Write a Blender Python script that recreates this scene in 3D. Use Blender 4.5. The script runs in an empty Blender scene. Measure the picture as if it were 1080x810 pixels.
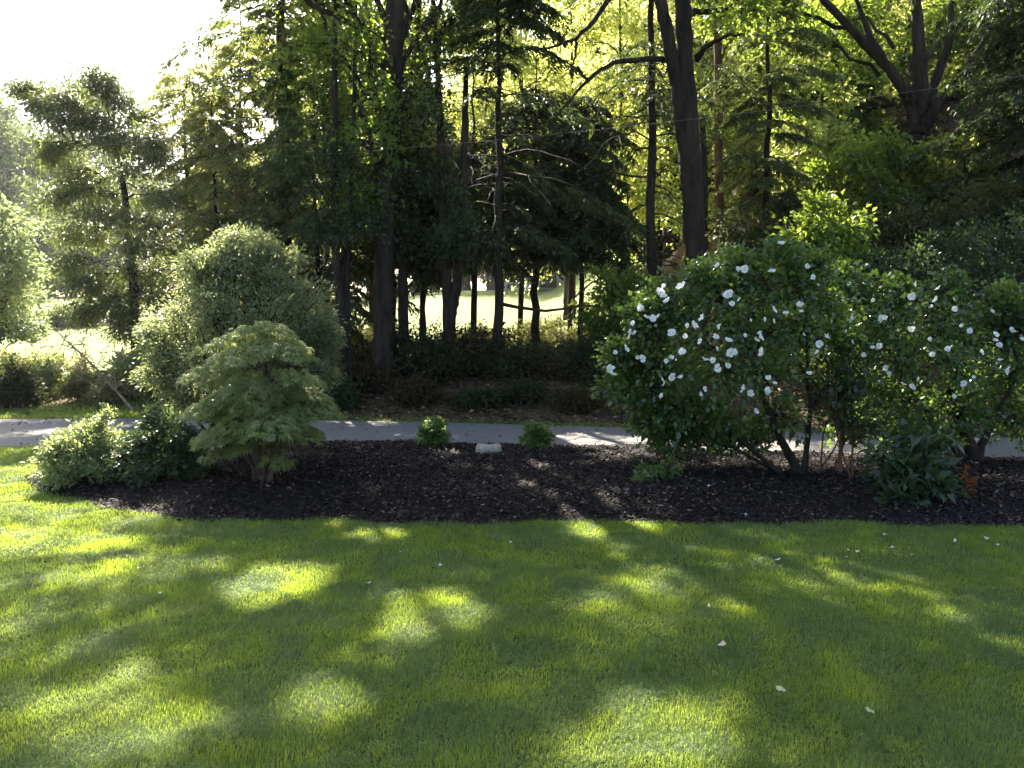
import bpy, math
import numpy as np
from mathutils import Vector

# ------------------------------------------------------------------ camera, sky, sun, exposure
SC = bpy.context.scene
COL = SC.collection
F, CX, CY, EYE = 881.0, 540.0, 405.0, 1.6
PITCH = math.atan(68.0 / F)
cam_d = bpy.data.cameras.new("camera")
cam_d.sensor_width = 36.0
cam_d.lens = 36.0 * F / 1080.0
cam_d.clip_start = 0.05
cam_d.clip_end = 600.0
cam = bpy.data.objects.new("camera", cam_d)
COL.objects.link(cam)
cam.location = (0, 0, EYE)
cam.rotation_euler = (math.pi / 2 - PITCH, 0, 0)
SC.camera = cam

SUN_AZ, SUN_EL = math.radians(-18.0), math.radians(40.0)
S = np.array([math.sin(SUN_AZ) * math.cos(SUN_EL), math.cos(SUN_AZ) * math.cos(SUN_EL), math.sin(SUN_EL)])
world = bpy.data.worlds.new("World")
SC.world = world
world.use_nodes = True
wn = world.node_tree
sky = wn.nodes.new("ShaderNodeTexSky")
sky.sky_type = 'NISHITA'
sky.sun_disc = False
sky.sun_elevation = SUN_EL
sky.sun_rotation = SUN_AZ
sky.air_density = 1.0
sky.dust_density = 2.5
sky.ozone_density = 1.0
bg = wn.nodes["Background"]
bg.inputs["Strength"].default_value = 0.078
wn.links.new(sky.outputs["Color"], bg.inputs["Color"])
sun_d = bpy.data.lights.new("sun", 'SUN')
sun_d.energy = 5.0
sun_d.angle = math.radians(0.53)
sun_d.color = (1.0, 0.93, 0.80)
sun = bpy.data.objects.new("sun", sun_d)
COL.objects.link(sun)
sun.location = (-8, 20, 30)
sun.rotation_euler = Vector((-S[0], -S[1], -S[2])).to_track_quat('-Z', 'Y').to_euler()
SC.view_settings.view_transform = 'Standard'
SC.view_settings.look = 'None'
SC.view_settings.gamma = 1.0
SC.view_settings.use_curve_mapping = False
SC.view_settings.exposure = 2.5
SC.cycles.max_bounces = 7
SC.cycles.diffuse_bounces = 4
SC.cycles.transmission_bounces = 5
SC.cycles.sample_clamp_indirect = 6.0
SC.cycles.use_denoising = True


# ------------------------------------------------------------------ projection of photo points into the place
_c, _s = math.cos(PITCH), math.sin(PITCH)


def P(px, py, Y):
    """point seen at photo pixel (px, py) standing Y metres ahead"""
    x, y = (px - CX) / F, (CY - py) / F
    dx, dy, dz = x, _c + y * _s, -_s + y * _c
    t = Y / dy
    return np.array([dx * t, Y, EYE + dz * t])


def G(px, py, z=0.0):
    x, y = (px - CX) / F, (CY - py) / F
    dx, dy, dz = x, _c + y * _s, -_s + y * _c
    t = (z - EYE) / dz
    return np.array([dx * t, dy * t, z])


def to_px(x, y, z):
    zc = z - EYE
    fw = y * _c - zc * _s
    up = y * _s + zc * _c
    fw = np.maximum(fw, 0.05)
    return CX + F * x / fw, CY - F * up / fw


def sm(a, b, x):
    t = np.clip((np.asarray(x, float) - a) / (b - a), 0, 1)
    return t * t * (3 - 2 * t)


def vnoise(x, y, sc=1.0, seed=0):
    """cheap smooth 2-D noise from rotated sines, about -1..1"""
    x = np.asarray(x, float) * sc
    y = np.asarray(y, float) * sc
    r = np.random.default_rng(seed + 77)
    v = 0
    for k in range(7):
        a, f, p = r.uniform(0, 6.28), r.uniform(.6, 2.4), r.uniform(0, 6.28, 2)
        u = x * math.cos(a) + y * math.sin(a)
        w = -x * math.sin(a) + y * math.cos(a)
        v = v + np.sin(u * f + p[0] + 1.3 * np.sin(w * f * .7 + p[1]))
    return v / 4.0


ROAD_X = np.array([-40, -14, -8, -4, -1.7, 1.4, 4, 6, 10, 20, 45.])
ROAD_N = np.array([8.2, 9.7, 10.25, 10.6, 10.72, 10.3, 9.75, 9.3, 8.2, 5.5, -1])
ROAD_F = np.array([11.8, 13.0, 13.35, 13.3, 13.0, 12.3, 11.75, 11.35, 10.4, 7.7, 1.2])


def road_near(x): return np.interp(x, ROAD_X, ROAD_N)
def road_far(x): return np.interp(x, ROAD_X, ROAD_F)


def T(x, y):
    """height of the land"""
    x = np.asarray(x, float)
    y = np.asarray(y, float)
    rf = road_far(x)
    d = y - rf
    bank = 0.55 * sm(0.3, 3.2, d) * sm(-9, -5, x) + .12 * sm(.2, 3, d)
    meadow = 3.4 * sm(25, 75, y)
    hill = 7.0 * sm(2.0, 11.0, x) * sm(0.9, 13, d) + 6 * sm(8, 60, x) * sm(15, 60, y)
    z = bank + meadow + hill
    return np.where(d < 0, 0, z)


FRONT_X = np.array([-5.2, -4.95, -4.83, -4.16, -3.32, -2.59, -1.04, 0.82, 2.3, 3.96, 6.0, 10])
FRONT_Y = np.array([30.0, 9.3, 8.17, 7.54, 6.86, 6.6, 6.47, 6.47, 6.44, 6.35, 6.2, 6.0])


def bed_front(x): return np.interp(x, FRONT_X, FRONT_Y) + .05 * np.sin(np.asarray(x) * 3.1) + .03 * np.sin(np.asarray(x) * 7.7)
def bed_z(x, y):
    e = np.minimum(y - bed_front(x), road_near(x) - y)
    return 0.10 * sm(0, .7, e) + .03 * vnoise(x, y, 2.1, 5) * sm(.1, .6, e)


# sun flecks wanted on the ground, in photo pixels: px, py, rx, ry, strength
FLECKS = [(20, 582, 95, 20, 1), (140, 600, 85, 12, .55), (175, 592, 60, 10, .5), (20, 505, 75, 34, 1), (60, 540, 80, 14, .65),
          (400, 565, 30, 10, 1), (650, 562, 42, 13, 1), (300, 632, 62, 28, .9), (435, 642, 60, 24, .95),
          (485, 612, 38, 12, .6), (130, 748, 92, 46, .95), (335, 742, 52, 20, .8), (372, 685, 60, 20, .6),
          (710, 772, 85, 40, .9), (690, 619, 30, 9, .7), (795, 632, 70, 13, .5), (10, 668, 48, 16, .6),
          (240, 705, 60, 14, .4), (1000, 745, 60, 40, .3), (215, 655, 50, 12, .4),
          (560, 505, 26, 10, .9), (580, 522, 30, 12, .95), (602, 538, 26, 10, .9), (640, 545, 26, 10, .6),
          (700, 480, 120, 15, 1), (640, 497, 40, 10, .7), (775, 476, 90, 9, .8), (620, 478, 40, 6, .8), (760, 505, 40, 8, .6), (860, 505, 50, 8, .7),
          (380, 478, 25, 7, .6), (370, 522, 20, 7, .55), (100, 522, 30, 9, .7), (845, 551, 30, 6, .7), (740, 552, 30, 6, .5),
          (440, 461, 40, 4, .6), (530, 463, 60, 4, .6), (650, 466, 60, 6, .9), (390, 448, 60, 4, .7)]


_rf = np.random.default_rng(404)
for _i in range(22):
    _y = _rf.uniform(555, 800)
    FLECKS.append((_rf.uniform(-40, 1120) * (.62 if _rf.random() < .55 else 1), _y, _rf.uniform(18, 55), _rf.uniform(5, 14) * (_y - 440) / 200, _rf.uniform(.15, .4)))


def fleck_at(px, py, Y, r, st):
    p = P(px, py, Y)
    g = p - S * (p[2] / S[2])
    a, b = to_px(g[0], g[1], 0.0)
    k = F / g[1]
    FLECKS.append((float(a), float(b), r * k, r * k * .35, st))


for q_ in ((80, 436, 7.9, .42, 1), (110, 440, 7.9, .36, 1), (60, 450, 7.8, .3, 1), (60, 400, 15.5, 1.3, .95), (110, 410, 14.8, .9, .95), (20, 395, 16, 1.2, .95), (150, 385, 15.5, .8, .9), (50, 435, 14.0, 1.2, .95), (95, 415, 15, 1., .9), (10, 457, 11.5, .9, .8), (215, 290, 9.0, .35, .8), (180, 330, 9.0, .35, .8), (165, 360, 9.0, .25, .7), (255, 265, 9.1, .35, .6), (250, 365, 7.6, .2, .7), (300, 360, 7.6, .22, .7),
           (215, 400, 7.6, .2, .7), (335, 400, 7.6, .18, .7), (700, 340, 8.1, .3, .6), (760, 300, 8.1, .3, .6), (660, 385, 8.1, .25, .6), (457, 447, 9.7, .2, .8), (567, 452, 9.6, .15, .6)):
    fleck_at(*q_)


def carve(pos, rng, gain=1.25):
    """which leaves stay: the crowns have gaps where the sun comes through to the flecks"""
    g = pos - S[None, :] * (pos[:, 2] / S[2])[:, None]
    px, py = to_px(g[:, 0], g[:, 1], 0 * g[:, 0])
    nz = vnoise(g[:, 0], g[:, 1], 2.6, 9) * .42 + vnoise(g[:, 0], g[:, 1], 6.5, 19) * .26
    drop = np.zeros(len(pos))
    for (a, b, rx, ry, st) in FLECKS:
        d = np.sqrt(((px - a) / rx) ** 2 + ((py - b) / ry) ** 2) + nz
        drop = np.maximum(drop, np.clip(gain * st, 0, 1) * np.clip((1.25 - d) / .35, 0, 1))
    drop[g[:, 1] < 1] = 0
    return rng.random(len(pos)) >= drop


# ------------------------------------------------------------------ mesh building
class MB:
    def __init__(self):
        self.v, self.f, self.n = [], [], 0

    def add(self, v, *faces):
        v = np.asarray(v, np.float32).reshape(-1, 3)
        for f in faces:
            f = np.asarray(f, np.int64)
            if len(f): self.f.append(f + self.n)
        self.v.append(v)
        self.n += len(v)

    def build(self, name, mat, parent=None, smooth=False, loc=None, origin=None):
        v = np.concatenate(self.v) if self.v else np.zeros((0, 3), np.float32)
        if origin is not None: v = v - np.asarray(origin, np.float32)[None, :]
        me = bpy.data.meshes.new(name)
        me.vertices.add(len(v))
        me.vertices.foreach_set("co", np.ascontiguousarray(v, np.float32).ravel())
        tot = np.concatenate([np.full(len(f), f.shape[1], np.int32) for f in self.f])
        li = np.concatenate([f.ravel() for f in self.f]).astype(np.int32)
        st = np.concatenate([[0], np.cumsum(tot)[:-1]]).astype(np.int32)
        me.loops.add(len(li))
        me.loops.foreach_set("vertex_index", li)
        me.polygons.add(len(tot))
        me.polygons.foreach_set("loop_start", st)
        me.polygons.foreach_set("loop_total", tot)
        if smooth: me.polygons.foreach_set("use_smooth", np.ones(len(tot), bool))
        me.update(calc_edges=True)
        me.materials.append(mat)
        o = bpy.data.objects.new(name, me)
        COL.objects.link(o)
        if parent is not None: o.parent = parent
        if loc is not None: o.location = loc
        return o


def unit(a):
    return a / np.maximum(np.linalg.norm(a, axis=-1, keepdims=True), 1e-9)


def tubes(mb, Pt, R, k=6, rough=0.0, rng=None, cap=True):
    """Pt (m,n,3) paths, R (m,n) radii"""
    Pt = np.asarray(Pt, float)
    R = np.asarray(R, float)
    if Pt.ndim == 2: Pt, R = Pt[None], R[None]
    m, n, _ = Pt.shape
    if m == 0: return
    t = unit(np.gradient(Pt, axis=1))
    ref = np.where(np.abs(t[:, :1, 2:3]) > .8, np.array([[[1., 0, 0]]]), np.array([[[0, 0, 1.]]]))
    a = unit(np.cross(t, np.broadcast_to(ref, t.shape)))
    b = np.cross(t, a)
    th = np.arange(k) * 2 * math.pi / k
    rr = R[:, :, None] * np.ones(k)
    if rough and rng is not None: rr = rr * (1 + rng.normal(0, rough, rr.shape))
    ring = Pt[:, :, None, :] + rr[..., None] * (a[:, :, None, :] * np.cos(th)[None, None, :, None] + b[:, :, None, :] * np.sin(th)[None, None, :, None])
    idx = np.arange(m * n * k).reshape(m, n, k)
    q = np.stack([idx[:, :-1, :], np.roll(idx[:, :-1, :], -1, 2), np.roll(idx[:, 1:, :], -1, 2), idx[:, 1:, :]], -1).reshape(-1, 4)
    fs = [q]
    if cap and k in (3, 4, 5, 6, 8, 10, 12, 14, 16): fs.append(idx[:, -1, :].reshape(-1, k)); fs.append(idx[:, 0, ::-1].reshape(-1, k))
    mb.add(ring.reshape(-1, 3), *fs)


def frames(d, n):
    d = unit(d)
    s = unit(np.cross(d, n))
    return d, s, np.cross(s, d)


def leaves(mb, pos, d, n, L, W, fold=.12, droop=.15, simple=False):
    m = len(pos)
    if m == 0: return
    d, s, n = frames(d, n)
    L = np.broadcast_to(np.asarray(L, float), (m,))[:, None]
    W = np.broadcast_to(np.asarray(W, float), (m,))[:, None]
    l = pos + d * L * .45 + s * W * .5 + n * fold * W
    r = pos + d * L * .45 - s * W * .5 + n * fold * W
    tip = pos + d * L - n * droop * L
    if simple:
        v = np.stack([pos, r, tip, l], 1).reshape(-1, 3)
        mb.add(v, np.arange(m * 4).reshape(m, 4))
    else:
        mid = pos + d * L * .5 - n * droop * L * .15
        v = np.stack([pos, r, tip, l, mid], 1).reshape(-1, 3)
        i = np.arange(m)[:, None] * 5
        mb.add(v, np.concatenate([i + np.array([[0, 1, 2, 4]]), i + np.array([[0, 4, 2, 3]])]))


# ------------------------------------------------------------------ materials
def mat_base(name):
    m = bpy.data.materials.new(name)
    m.use_nodes = True
    nt = m.node_tree
    return m, nt, nt.nodes["Principled BSDF"], nt.nodes["Material Output"]


def ramp(nt, fac, stops):
    r = nt.nodes.new("ShaderNodeValToRGB")
    el = r.color_ramp.elements
    while len(el) < len(stops): el.new(.5)
    for e, (p, c) in zip(el, stops):
        e.position = p
        e.color = (*c, 1)
    nt.links.new(fac, r.inputs[0])
    return r.outputs[0]


def noise(nt, scale, detail=4, rough=.55, vec=None, stretch=None):
    tc = nt.nodes.new("ShaderNodeTexCoord")
    n = nt.nodes.new("ShaderNodeTexNoise")
    n.inputs["Scale"].default_value = scale
    n.inputs["Detail"].default_value = detail
    n.inputs["Roughness"].default_value = rough
    src = tc.outputs["Object"]
    if stretch:
        mp = nt.nodes.new("ShaderNodeMapping")
        mp.inputs["Scale"].default_value = stretch
        nt.links.new(src, mp.inputs[0])
        src = mp.outputs[0]
    nt.links.new(src, n.inputs["Vector"])
    return n.outputs["Fac"]


def mixc(nt, fac, a, b, mode='MIX'):
    m = nt.nodes.new("ShaderNodeMix")
    m.data_type = 'RGBA'
    m.blend_type = mode
    for i, x in ((0, fac), (6, a), (7, b)):
        if isinstance(x, (int, float)): m.inputs[i].default_value = x
        elif isinstance(x, tuple): m.inputs[i].default_value = (*x, 1)
        else: nt.links.new(x, m.inputs[i])
    return m.outputs[2]


def bump(nt, h, bsdf, strength=.5, dist=.02):
    b = nt.nodes.new("ShaderNodeBump")
    b.inputs["Strength"].default_value = strength
    b.inputs["Distance"].default_value = dist
    nt.links.new(h, b.inputs["Height"])
    nt.links.new(b.outputs[0], bsdf.inputs["Normal"])


def leaf_mat(name, c0, c1, c2, trans, tw=.45, rough=.45, spec=.35, nscale=1.2, dead=None):
    """leaf: colour varies from leaf to leaf and slowly over the crown; light passes through"""
    m, nt, b, out = mat_base(name)
    g = nt.nodes.new("ShaderNodeNewGeometry")
    col = ramp(nt, g.outputs["Random Per Island"], [(0, c0), (.5, c1), (1, c2)] if not dead else [(0, c0), (.5, c1), (.93, c2), (.96, dead)])
    nz = noise(nt, nscale, 2)
    col = mixc(nt, .55, col, ramp(nt, nz, [(.3, tuple(.62 * x for x in (1, 1, 1))), (.7, (1.0, 1.0, 1.0))]), 'MULTIPLY')
    nt.links.new(col, b.inputs["Base Color"])
    b.inputs["Roughness"].default_value = rough
    b.inputs["Specular IOR Level"].default_value = spec
    t = nt.nodes.new("ShaderNodeBsdfTranslucent")
    tcol = ramp(nt, g.outputs["Random Per Island"], [(0, tuple(.7 * x for x in trans)), (1, trans)])
    nt.links.new(tcol, t.inputs["Color"])
    mx = nt.nodes.new("ShaderNodeMixShader")
    mx.inputs[0].default_value = tw
    nt.links.new(b.outputs[0], mx.inputs[1])
    nt.links.new(t.outputs[0], mx.inputs[2])
    nt.links.new(mx.outputs[0], out.inputs["Surface"])
    return m


def bark_mat(name, c0, c1, sc=9):
    m, nt, b, out = mat_base(name)
    n = noise(nt, sc, 6, .65, stretch=(1, 1, .22))
    nt.links.new(ramp(nt, n, [(.35, c0), (.65, c1)]), b.inputs["Base Color"])
    b.inputs["Roughness"].default_value = .9
    b.inputs["Specular IOR Level"].default_value = .15
    bump(nt, n, b, .9, .04)
    return m


def plain(name, c0, c1, sc=4, rough=.85, bs=.3, bd=.02, spec=.2, detail=5):
    m, nt, b, out = mat_base(name)
    n = noise(nt, sc, detail, .6)
    nt.links.new(ramp(nt, n, [(.3, c0), (.7, c1)]), b.inputs["Base Color"])
    b.inputs["Roughness"].default_value = rough
    b.inputs["Specular IOR Level"].default_value = spec
    bump(nt, n, b, bs, bd)
    return m


M = {}
M['bark'] = bark_mat("bark_brown", (.012, .009, .007), (.045, .033, .024))
M['bark_grey'] = bark_mat("bark_grey", (.05, .045, .038), (.16, .14, .115))
M['bark_maple'] = bark_mat("bark_maple", (.04, .03, .022), (.11, .08, .058), 14)
M['bark_red'] = bark_mat("bark_red", (.06, .028, .016), (.17, .085, .05))
M['twig'] = bark_mat("twig_grey", (.16, .12, .08), (.36, .28, .19), 20)
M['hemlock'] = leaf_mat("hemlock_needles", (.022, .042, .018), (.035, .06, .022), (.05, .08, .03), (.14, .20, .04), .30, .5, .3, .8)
M['hemlock_mid'] = leaf_mat("hemlock_needles_mid", (.04, .07, .03), (.06, .095, .035), (.09, .12, .045), (.30, .36, .08), .4, .45, .35, .8)  # same needles, a half-lit tone set in the colour
M['hemlock_sunlit'] = leaf_mat("hemlock_needles_sunlit", (.08, .115, .03), (.11, .15, .04), (.17, .19, .07), (.72, .74, .22), .58, .45, .4, .8)  # same needles again, light from behind put into a paler, yellower colour
M['maple_backlit'] = leaf_mat("tree_leaves_backlit", (.08, .13, .03), (.10, .16, .035), (.14, .20, .05), (.84, .88, .22), .66, .45, .3, .35)  # maple leaf colours raised to carry the backlit brightness
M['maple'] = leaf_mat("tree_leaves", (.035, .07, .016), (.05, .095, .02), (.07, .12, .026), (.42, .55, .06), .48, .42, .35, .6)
M['far'] = leaf_mat("far_leaves", (.05, .08, .03), (.06, .095, .035), (.08, .11, .04), (.24, .30, .08), .4, .6, .2, .25)
M['far_pale'] = leaf_mat("pale_tree_leaves", (.10, .14, .07), (.14, .18, .09), (.22, .25, .15), (.42, .50, .20), .45, .5, .3, .4)
M['far_dark'] = leaf_mat("far_leaves_dark", (.025, .045, .022), (.035, .055, .028), (.045, .07, .03), (.10, .15, .05), .3, .6, .2, .3)
M['hibiscus'] = leaf_mat("hibiscus_leaves", (.030, .065, .016), (.045, .085, .02), (.06, .11, .028), (.26, .40, .05), .36, .32, .6, 1.5, dead=(.20, .19, .03))
M['acer'] = leaf_mat("lace_leaves", (.17, .21, .065), (.22, .26, .085), (.29, .32, .125), (.50, .56, .17), .45, .5, .35, 1.6)
M['fine'] = leaf_mat("fine_shrub_leaves", (.08, .115, .05), (.12, .155, .07), (.22, .25, .15), (.48, .54, .2), .46, .4, .55, 1.6)
M['azalea'] = leaf_mat("small_shrub_leaves", (.13, .18, .06), (.18, .23, .08), (.27, .32, .14), (.48, .54, .18), .45, .35, .5, 2)
M['boxy'] = leaf_mat("dark_shrub_leaves", (.025, .045, .018), (.035, .06, .022), (.05, .08, .03), (.12, .18, .04), .3, .4, .4, 2)
M['young'] = leaf_mat("young_shrub_leaves", (.06, .11, .03), (.09, .15, .04), (.14, .20, .06), (.30, .40, .08), .4, .38, .5, 3)
M['under'] = leaf_mat("undergrowth_leaves", (.022, .035, .013), (.032, .05, .018), (.05, .065, .024), (.14, .17, .04), .3, .6, .2, 1.2, dead=(.11, .06, .03))
M['under_brown'] = leaf_mat("brown_undergrowth", (.05, .036, .018), (.07, .052, .022), (.06, .066, .024), (.16, .12, .04), .3, .7, .15, 1.2)
M['dry'] = leaf_mat("dry_scrub_leaves", (.09, .11, .035), (.14, .15, .05), (.22, .17, .09), (.36, .36, .10), .42, .6, .2, 1.4)
M['blade'] = leaf_mat("sword_leaves", (.06, .09, .03), (.08, .12, .045), (.11, .15, .07), (.24, .32, .08), .35, .4, .4, 2)
M['dead_leaf'] = leaf_mat("dead_orange_leaves", (.22, .06, .02), (.32, .10, .03), (.40, .16, .05), (.40, .14, .04), .35, .7, .1, 3)
M['pale_leaf'] = leaf_mat("fallen_pale_leaf", (.50, .43, .27), (.56, .49, .32), (.60, .54, .38), (.4, .38, .2), .2, .6, .2, 5)
M['petal_fallen'] = leaf_mat("fallen_petal", (.70, .70, .66), (.75, .75, .7), (.8, .8, .76), (.5, .5, .45), .25, .6, .2, 5)


def flower_mat():
    m, nt, b, out = mat_base("white_petals")
    n = noise(nt, 40, 2)
    nt.links.new(ramp(nt, n, [(.3, (.76, .77, .77)), (.7, (.86, .86, .84))]), b.inputs["Base Color"])
    b.inputs["Roughness"].default_value = .6
    t = nt.nodes.new("ShaderNodeBsdfTranslucent")
    t.inputs["Color"].default_value = (.8, .8, .76, 1)
    mx = nt.nodes.new("ShaderNodeMixShader")
    mx.inputs[0].default_value = .4
    nt.links.new(b.outputs[0], mx.inputs[1])
    nt.links.new(t.outputs[0], mx.inputs[2])
    nt.links.new(mx.outputs[0], out.inputs["Surface"])
    return m


M['petal'] = flower_mat()
M['stamen'] = plain("flower_stamen", (.55, .45, .10), (.65, .55, .2), 30, .7)


def grass_mat():
    m, nt, b, out = mat_base("lawn_blades")
    g = nt.nodes.new("ShaderNodeNewGeometry")
    col = ramp(nt, g.outputs["Random Per Island"], [(0, (.055, .105, .034)), (.5, (.080, .145, .045)), (.86, (.12, .20, .068)), (.95, (.28, .27, .15))])
    n1 = noise(nt, .9, 3)
    col = mixc(nt, .8, col, ramp(nt, n1, [(.30, (.58, .72, .80)), (.5, (1, 1, 1)), (.72, (1.3, 1.12, .9))]), 'MULTIPLY')  # yellowish spots, plus sky sheen of leaning tufts put into the colour
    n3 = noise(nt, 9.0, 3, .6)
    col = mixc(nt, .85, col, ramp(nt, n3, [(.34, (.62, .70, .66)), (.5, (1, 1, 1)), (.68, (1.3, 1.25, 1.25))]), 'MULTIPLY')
    n2 = noise(nt, 2.6, 4, .6)
    col = mixc(nt, ramp(nt, n2, [(.58, (0, 0, 0)), (.76, (.6, .6, .6))]), col, (.21, .20, .11))
    nt.links.new(col, b.inputs["Base Color"])
    b.inputs["Roughness"].default_value = .5
    b.inputs["Specular IOR Level"].default_value = .26
    t = nt.nodes.new("ShaderNodeBsdfTranslucent")
    nt.links.new(mixc(nt, .3, (.58, .72, .05), col), t.inputs["Color"])
    mx = nt.nodes.new("ShaderNodeMixShader")
    mx.inputs[0].default_value = .5
    nt.links.new(b.outputs[0], mx.inputs[1])
    nt.links.new(t.outputs[0], mx.inputs[2])
    nt.links.new(mx.outputs[0], out.inputs["Surface"])
    return m


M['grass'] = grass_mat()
M['sod'] = plain("lawn_sod", (.030, .040, .014), (.075, .085, .030), 14, .95, .6, .03, .1)
M['litter'] = plain("forest_floor", (.035, .026, .017), (.13, .085, .05), 5, .95, .8, .05, .1, 8)
M['meadow'] = plain("far_lawn_grass", (.14, .18, .035), (.22, .24, .065), 1.2, .9, .6, .05, .15, 8)
M['asphalt'] = plain("driveway_asphalt", (.125, .113, .106), (.19, .174, .162), 30, .88, .35, .006, .25, 8)
M['mulch'] = plain("mulch_soil", (.010, .008, .008), (.028, .021, .018), 30, .95, 1.0, .03, .08, 6)
M['gravel'] = plain("pale_gravel", (.34, .32, .28), (.5, .48, .43), 12, .95, .5, .03, .1)
M['stone'] = plain("garden_stone", (.24, .20, .16), (.42, .37, .30), 22, .95, .9, .02, .15)


def chip_mat():
    m, nt, b, out = mat_base("mulch_chip")
    g = nt.nodes.new("ShaderNodeNewGeometry")
    nt.links.new(ramp(nt, g.outputs["Random Per Island"], [(0, (.005, .004, .004)), (.6, (.012, .009, .008)), (.84, (.042, .028, .024)), (1, (.16, .11, .09))]), b.inputs["Base Color"])
    b.inputs["Roughness"].default_value = .75
    b.inputs["Specular IOR Level"].default_value = .18
    return m


M['chip'] = chip_mat()


def litter_mat():
    m, nt, b, out = mat_base("fallen_leaves")
    g = nt.nodes.new("ShaderNodeNewGeometry")
    nt.links.new(ramp(nt, g.outputs["Random Per Island"], [(0, (.05, .035, .02)), (.5, (.12, .075, .04)), (.9, (.22, .13, .06)), (1, (.34, .24, .13))]), b.inputs["Base Color"])
    b.inputs["Roughness"].default_value = .8
    b.inputs["Specular IOR Level"].default_value = .2
    return m


M['litter_leaf'] = litter_mat()


# ------------------------------------------------------------------ scene bookkeeping
def tag(o, label=None, cat=None, group=None, kind=None):
    if label: o["label"] = label
    if cat: o["category"] = cat
    if group: o["group"] = group
    if kind: o["kind"] = kind
    return o


def thing(name, label, cat, loc, group=None):
    o = bpy.data.objects.new(name, None)
    o.empty_display_size = .2
    COL.objects.link(o)
    o.location = tuple(float(x) for x in loc)
    return tag(o, label, cat, group)


# ------------------------------------------------------------------ land, road, lawn, bed
def sheet(name, xs, ys, zf, mat, keep=None, kind='structure'):
    X, Y = np.meshgrid(xs, ys)
    Z = zf(X, Y)
    v = np.stack([X, Y, Z], -1).reshape(-1, 3)
    ny, nx = X.shape
    i = np.arange(nx * ny).reshape(ny, nx)
    q = np.stack([i[:-1, :-1], i[:-1, 1:], i[1:, 1:], i[1:, :-1]], -1).reshape(-1, 4)
    if keep is not None:
        c = v[q].mean(1)
        q = q[keep(c[:, 0], c[:, 1])]
    mb = MB()
    mb.add(v, q)
    return tag(mb.build(name, mat, smooth=True), kind=kind)


gx = np.unique(np.concatenate([np.arange(-120, -30, 5.), np.arange(-30, 30, .6), np.arange(30, 121, 5.)]))
gy = np.unique(np.concatenate([np.arange(-14, -2, 4.), np.arange(-2, 30, .6), np.arange(30, 100, 2.), np.arange(100, 151, 10.)]))
sheet("ground", gx, gy, lambda x, y: T(x, y) - .02 + .03 * vnoise(x, y, 1.3, 2) * sm(.3, 1.5, y - road_far(x)), M['litter'])
lx = np.arange(-22, 22.01, .25)
sheet("lawn", lx, np.arange(-8, 12.01, .25), lambda x, y: 0 * x + .004, M['sod'], keep=lambda x, y: (y < road_near(x) + .1))
sheet("far_lawn", np.arange(-90, 14, 1.), np.arange(23.5, 76, 1.), lambda x, y: T(x, y) + .06 + .03 * vnoise(x, y, .8, 3), M['meadow'],
      keep=lambda x, y: (x < 4 + .03 * y) & (y > 24.5 + 1.2 * np.sin(x * .7)))
sheet("gravel_path", np.arange(-60, -12, .5), np.arange(40, 52.1, .4), lambda x, y: T(x, y) + .12 + .03 * vnoise(x, y, 1, 3), M['gravel'],
      keep=lambda x, y: np.abs(y - (46 + .12 * (x + 24) + .8 * np.sin(x * .25))) < 1.6)
rx = np.arange(-40, 45, .4)
mb = MB()
rn, rf = road_near(rx), road_far(rx)
rv = np.stack([np.stack([rx, rn + (rf - rn) * t, 0 * rx + .012 + .02 * math.sin(math.pi * t)], -1) for t in np.linspace(0, 1, 7)], 0)
ii = np.arange(7 * len(rx)).reshape(7, -1)
mb.add(rv.reshape(-1, 3), np.stack([ii[:-1, :-1], ii[:-1, 1:], ii[1:, 1:], ii[1:, :-1]], -1).reshape(-1, 4))
tag(mb.build("driveway", M['asphalt'], smooth=True), kind='structure')
bx = np.arange(-5.3, 11, .07)
sheet("mulch_bed", bx, np.arange(5.9, 10.9, .07), lambda x, y: .010 + bed_z(x, y), M['mulch'],
      keep=lambda x, y: (y > bed_front(x)) & (y < road_near(x) + .02))

rng = np.random.default_rng(11)


def chips():
    mb = MB()
    n = 210000
    x = rng.uniform(-5.2, 8.5, n)
    y = rng.uniform(6.1, 10.8, n)
    k = (y > bed_front(x) - np.abs(rng.normal(0, .05, n))) & (y < road_near(x) - .0) & (np.abs(x) < y * .78 + 1.6)
    x, y = x[k], y[k]
    n = len(x)
    p = np.stack([x, y, .014 + bed_z(x, y) + rng.uniform(0, .022, n)], -1)
    a = rng.uniform(0, 6.28, n)
    d = np.stack([np.cos(a), np.sin(a), rng.normal(0, .35, n)], -1)
    nn = unit(np.stack([rng.normal(0, .45, n), rng.normal(0, .45, n), np.ones(n)], -1))
    L = .012 + .045 * rng.random(n) ** 2
    leaves(mb, p, d, nn, L, L * rng.uniform(.25, .6, n), .1, 0, True)
    tag(mb.build("mulch_chips", M['chip']), kind='stuff')


chips()


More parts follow.
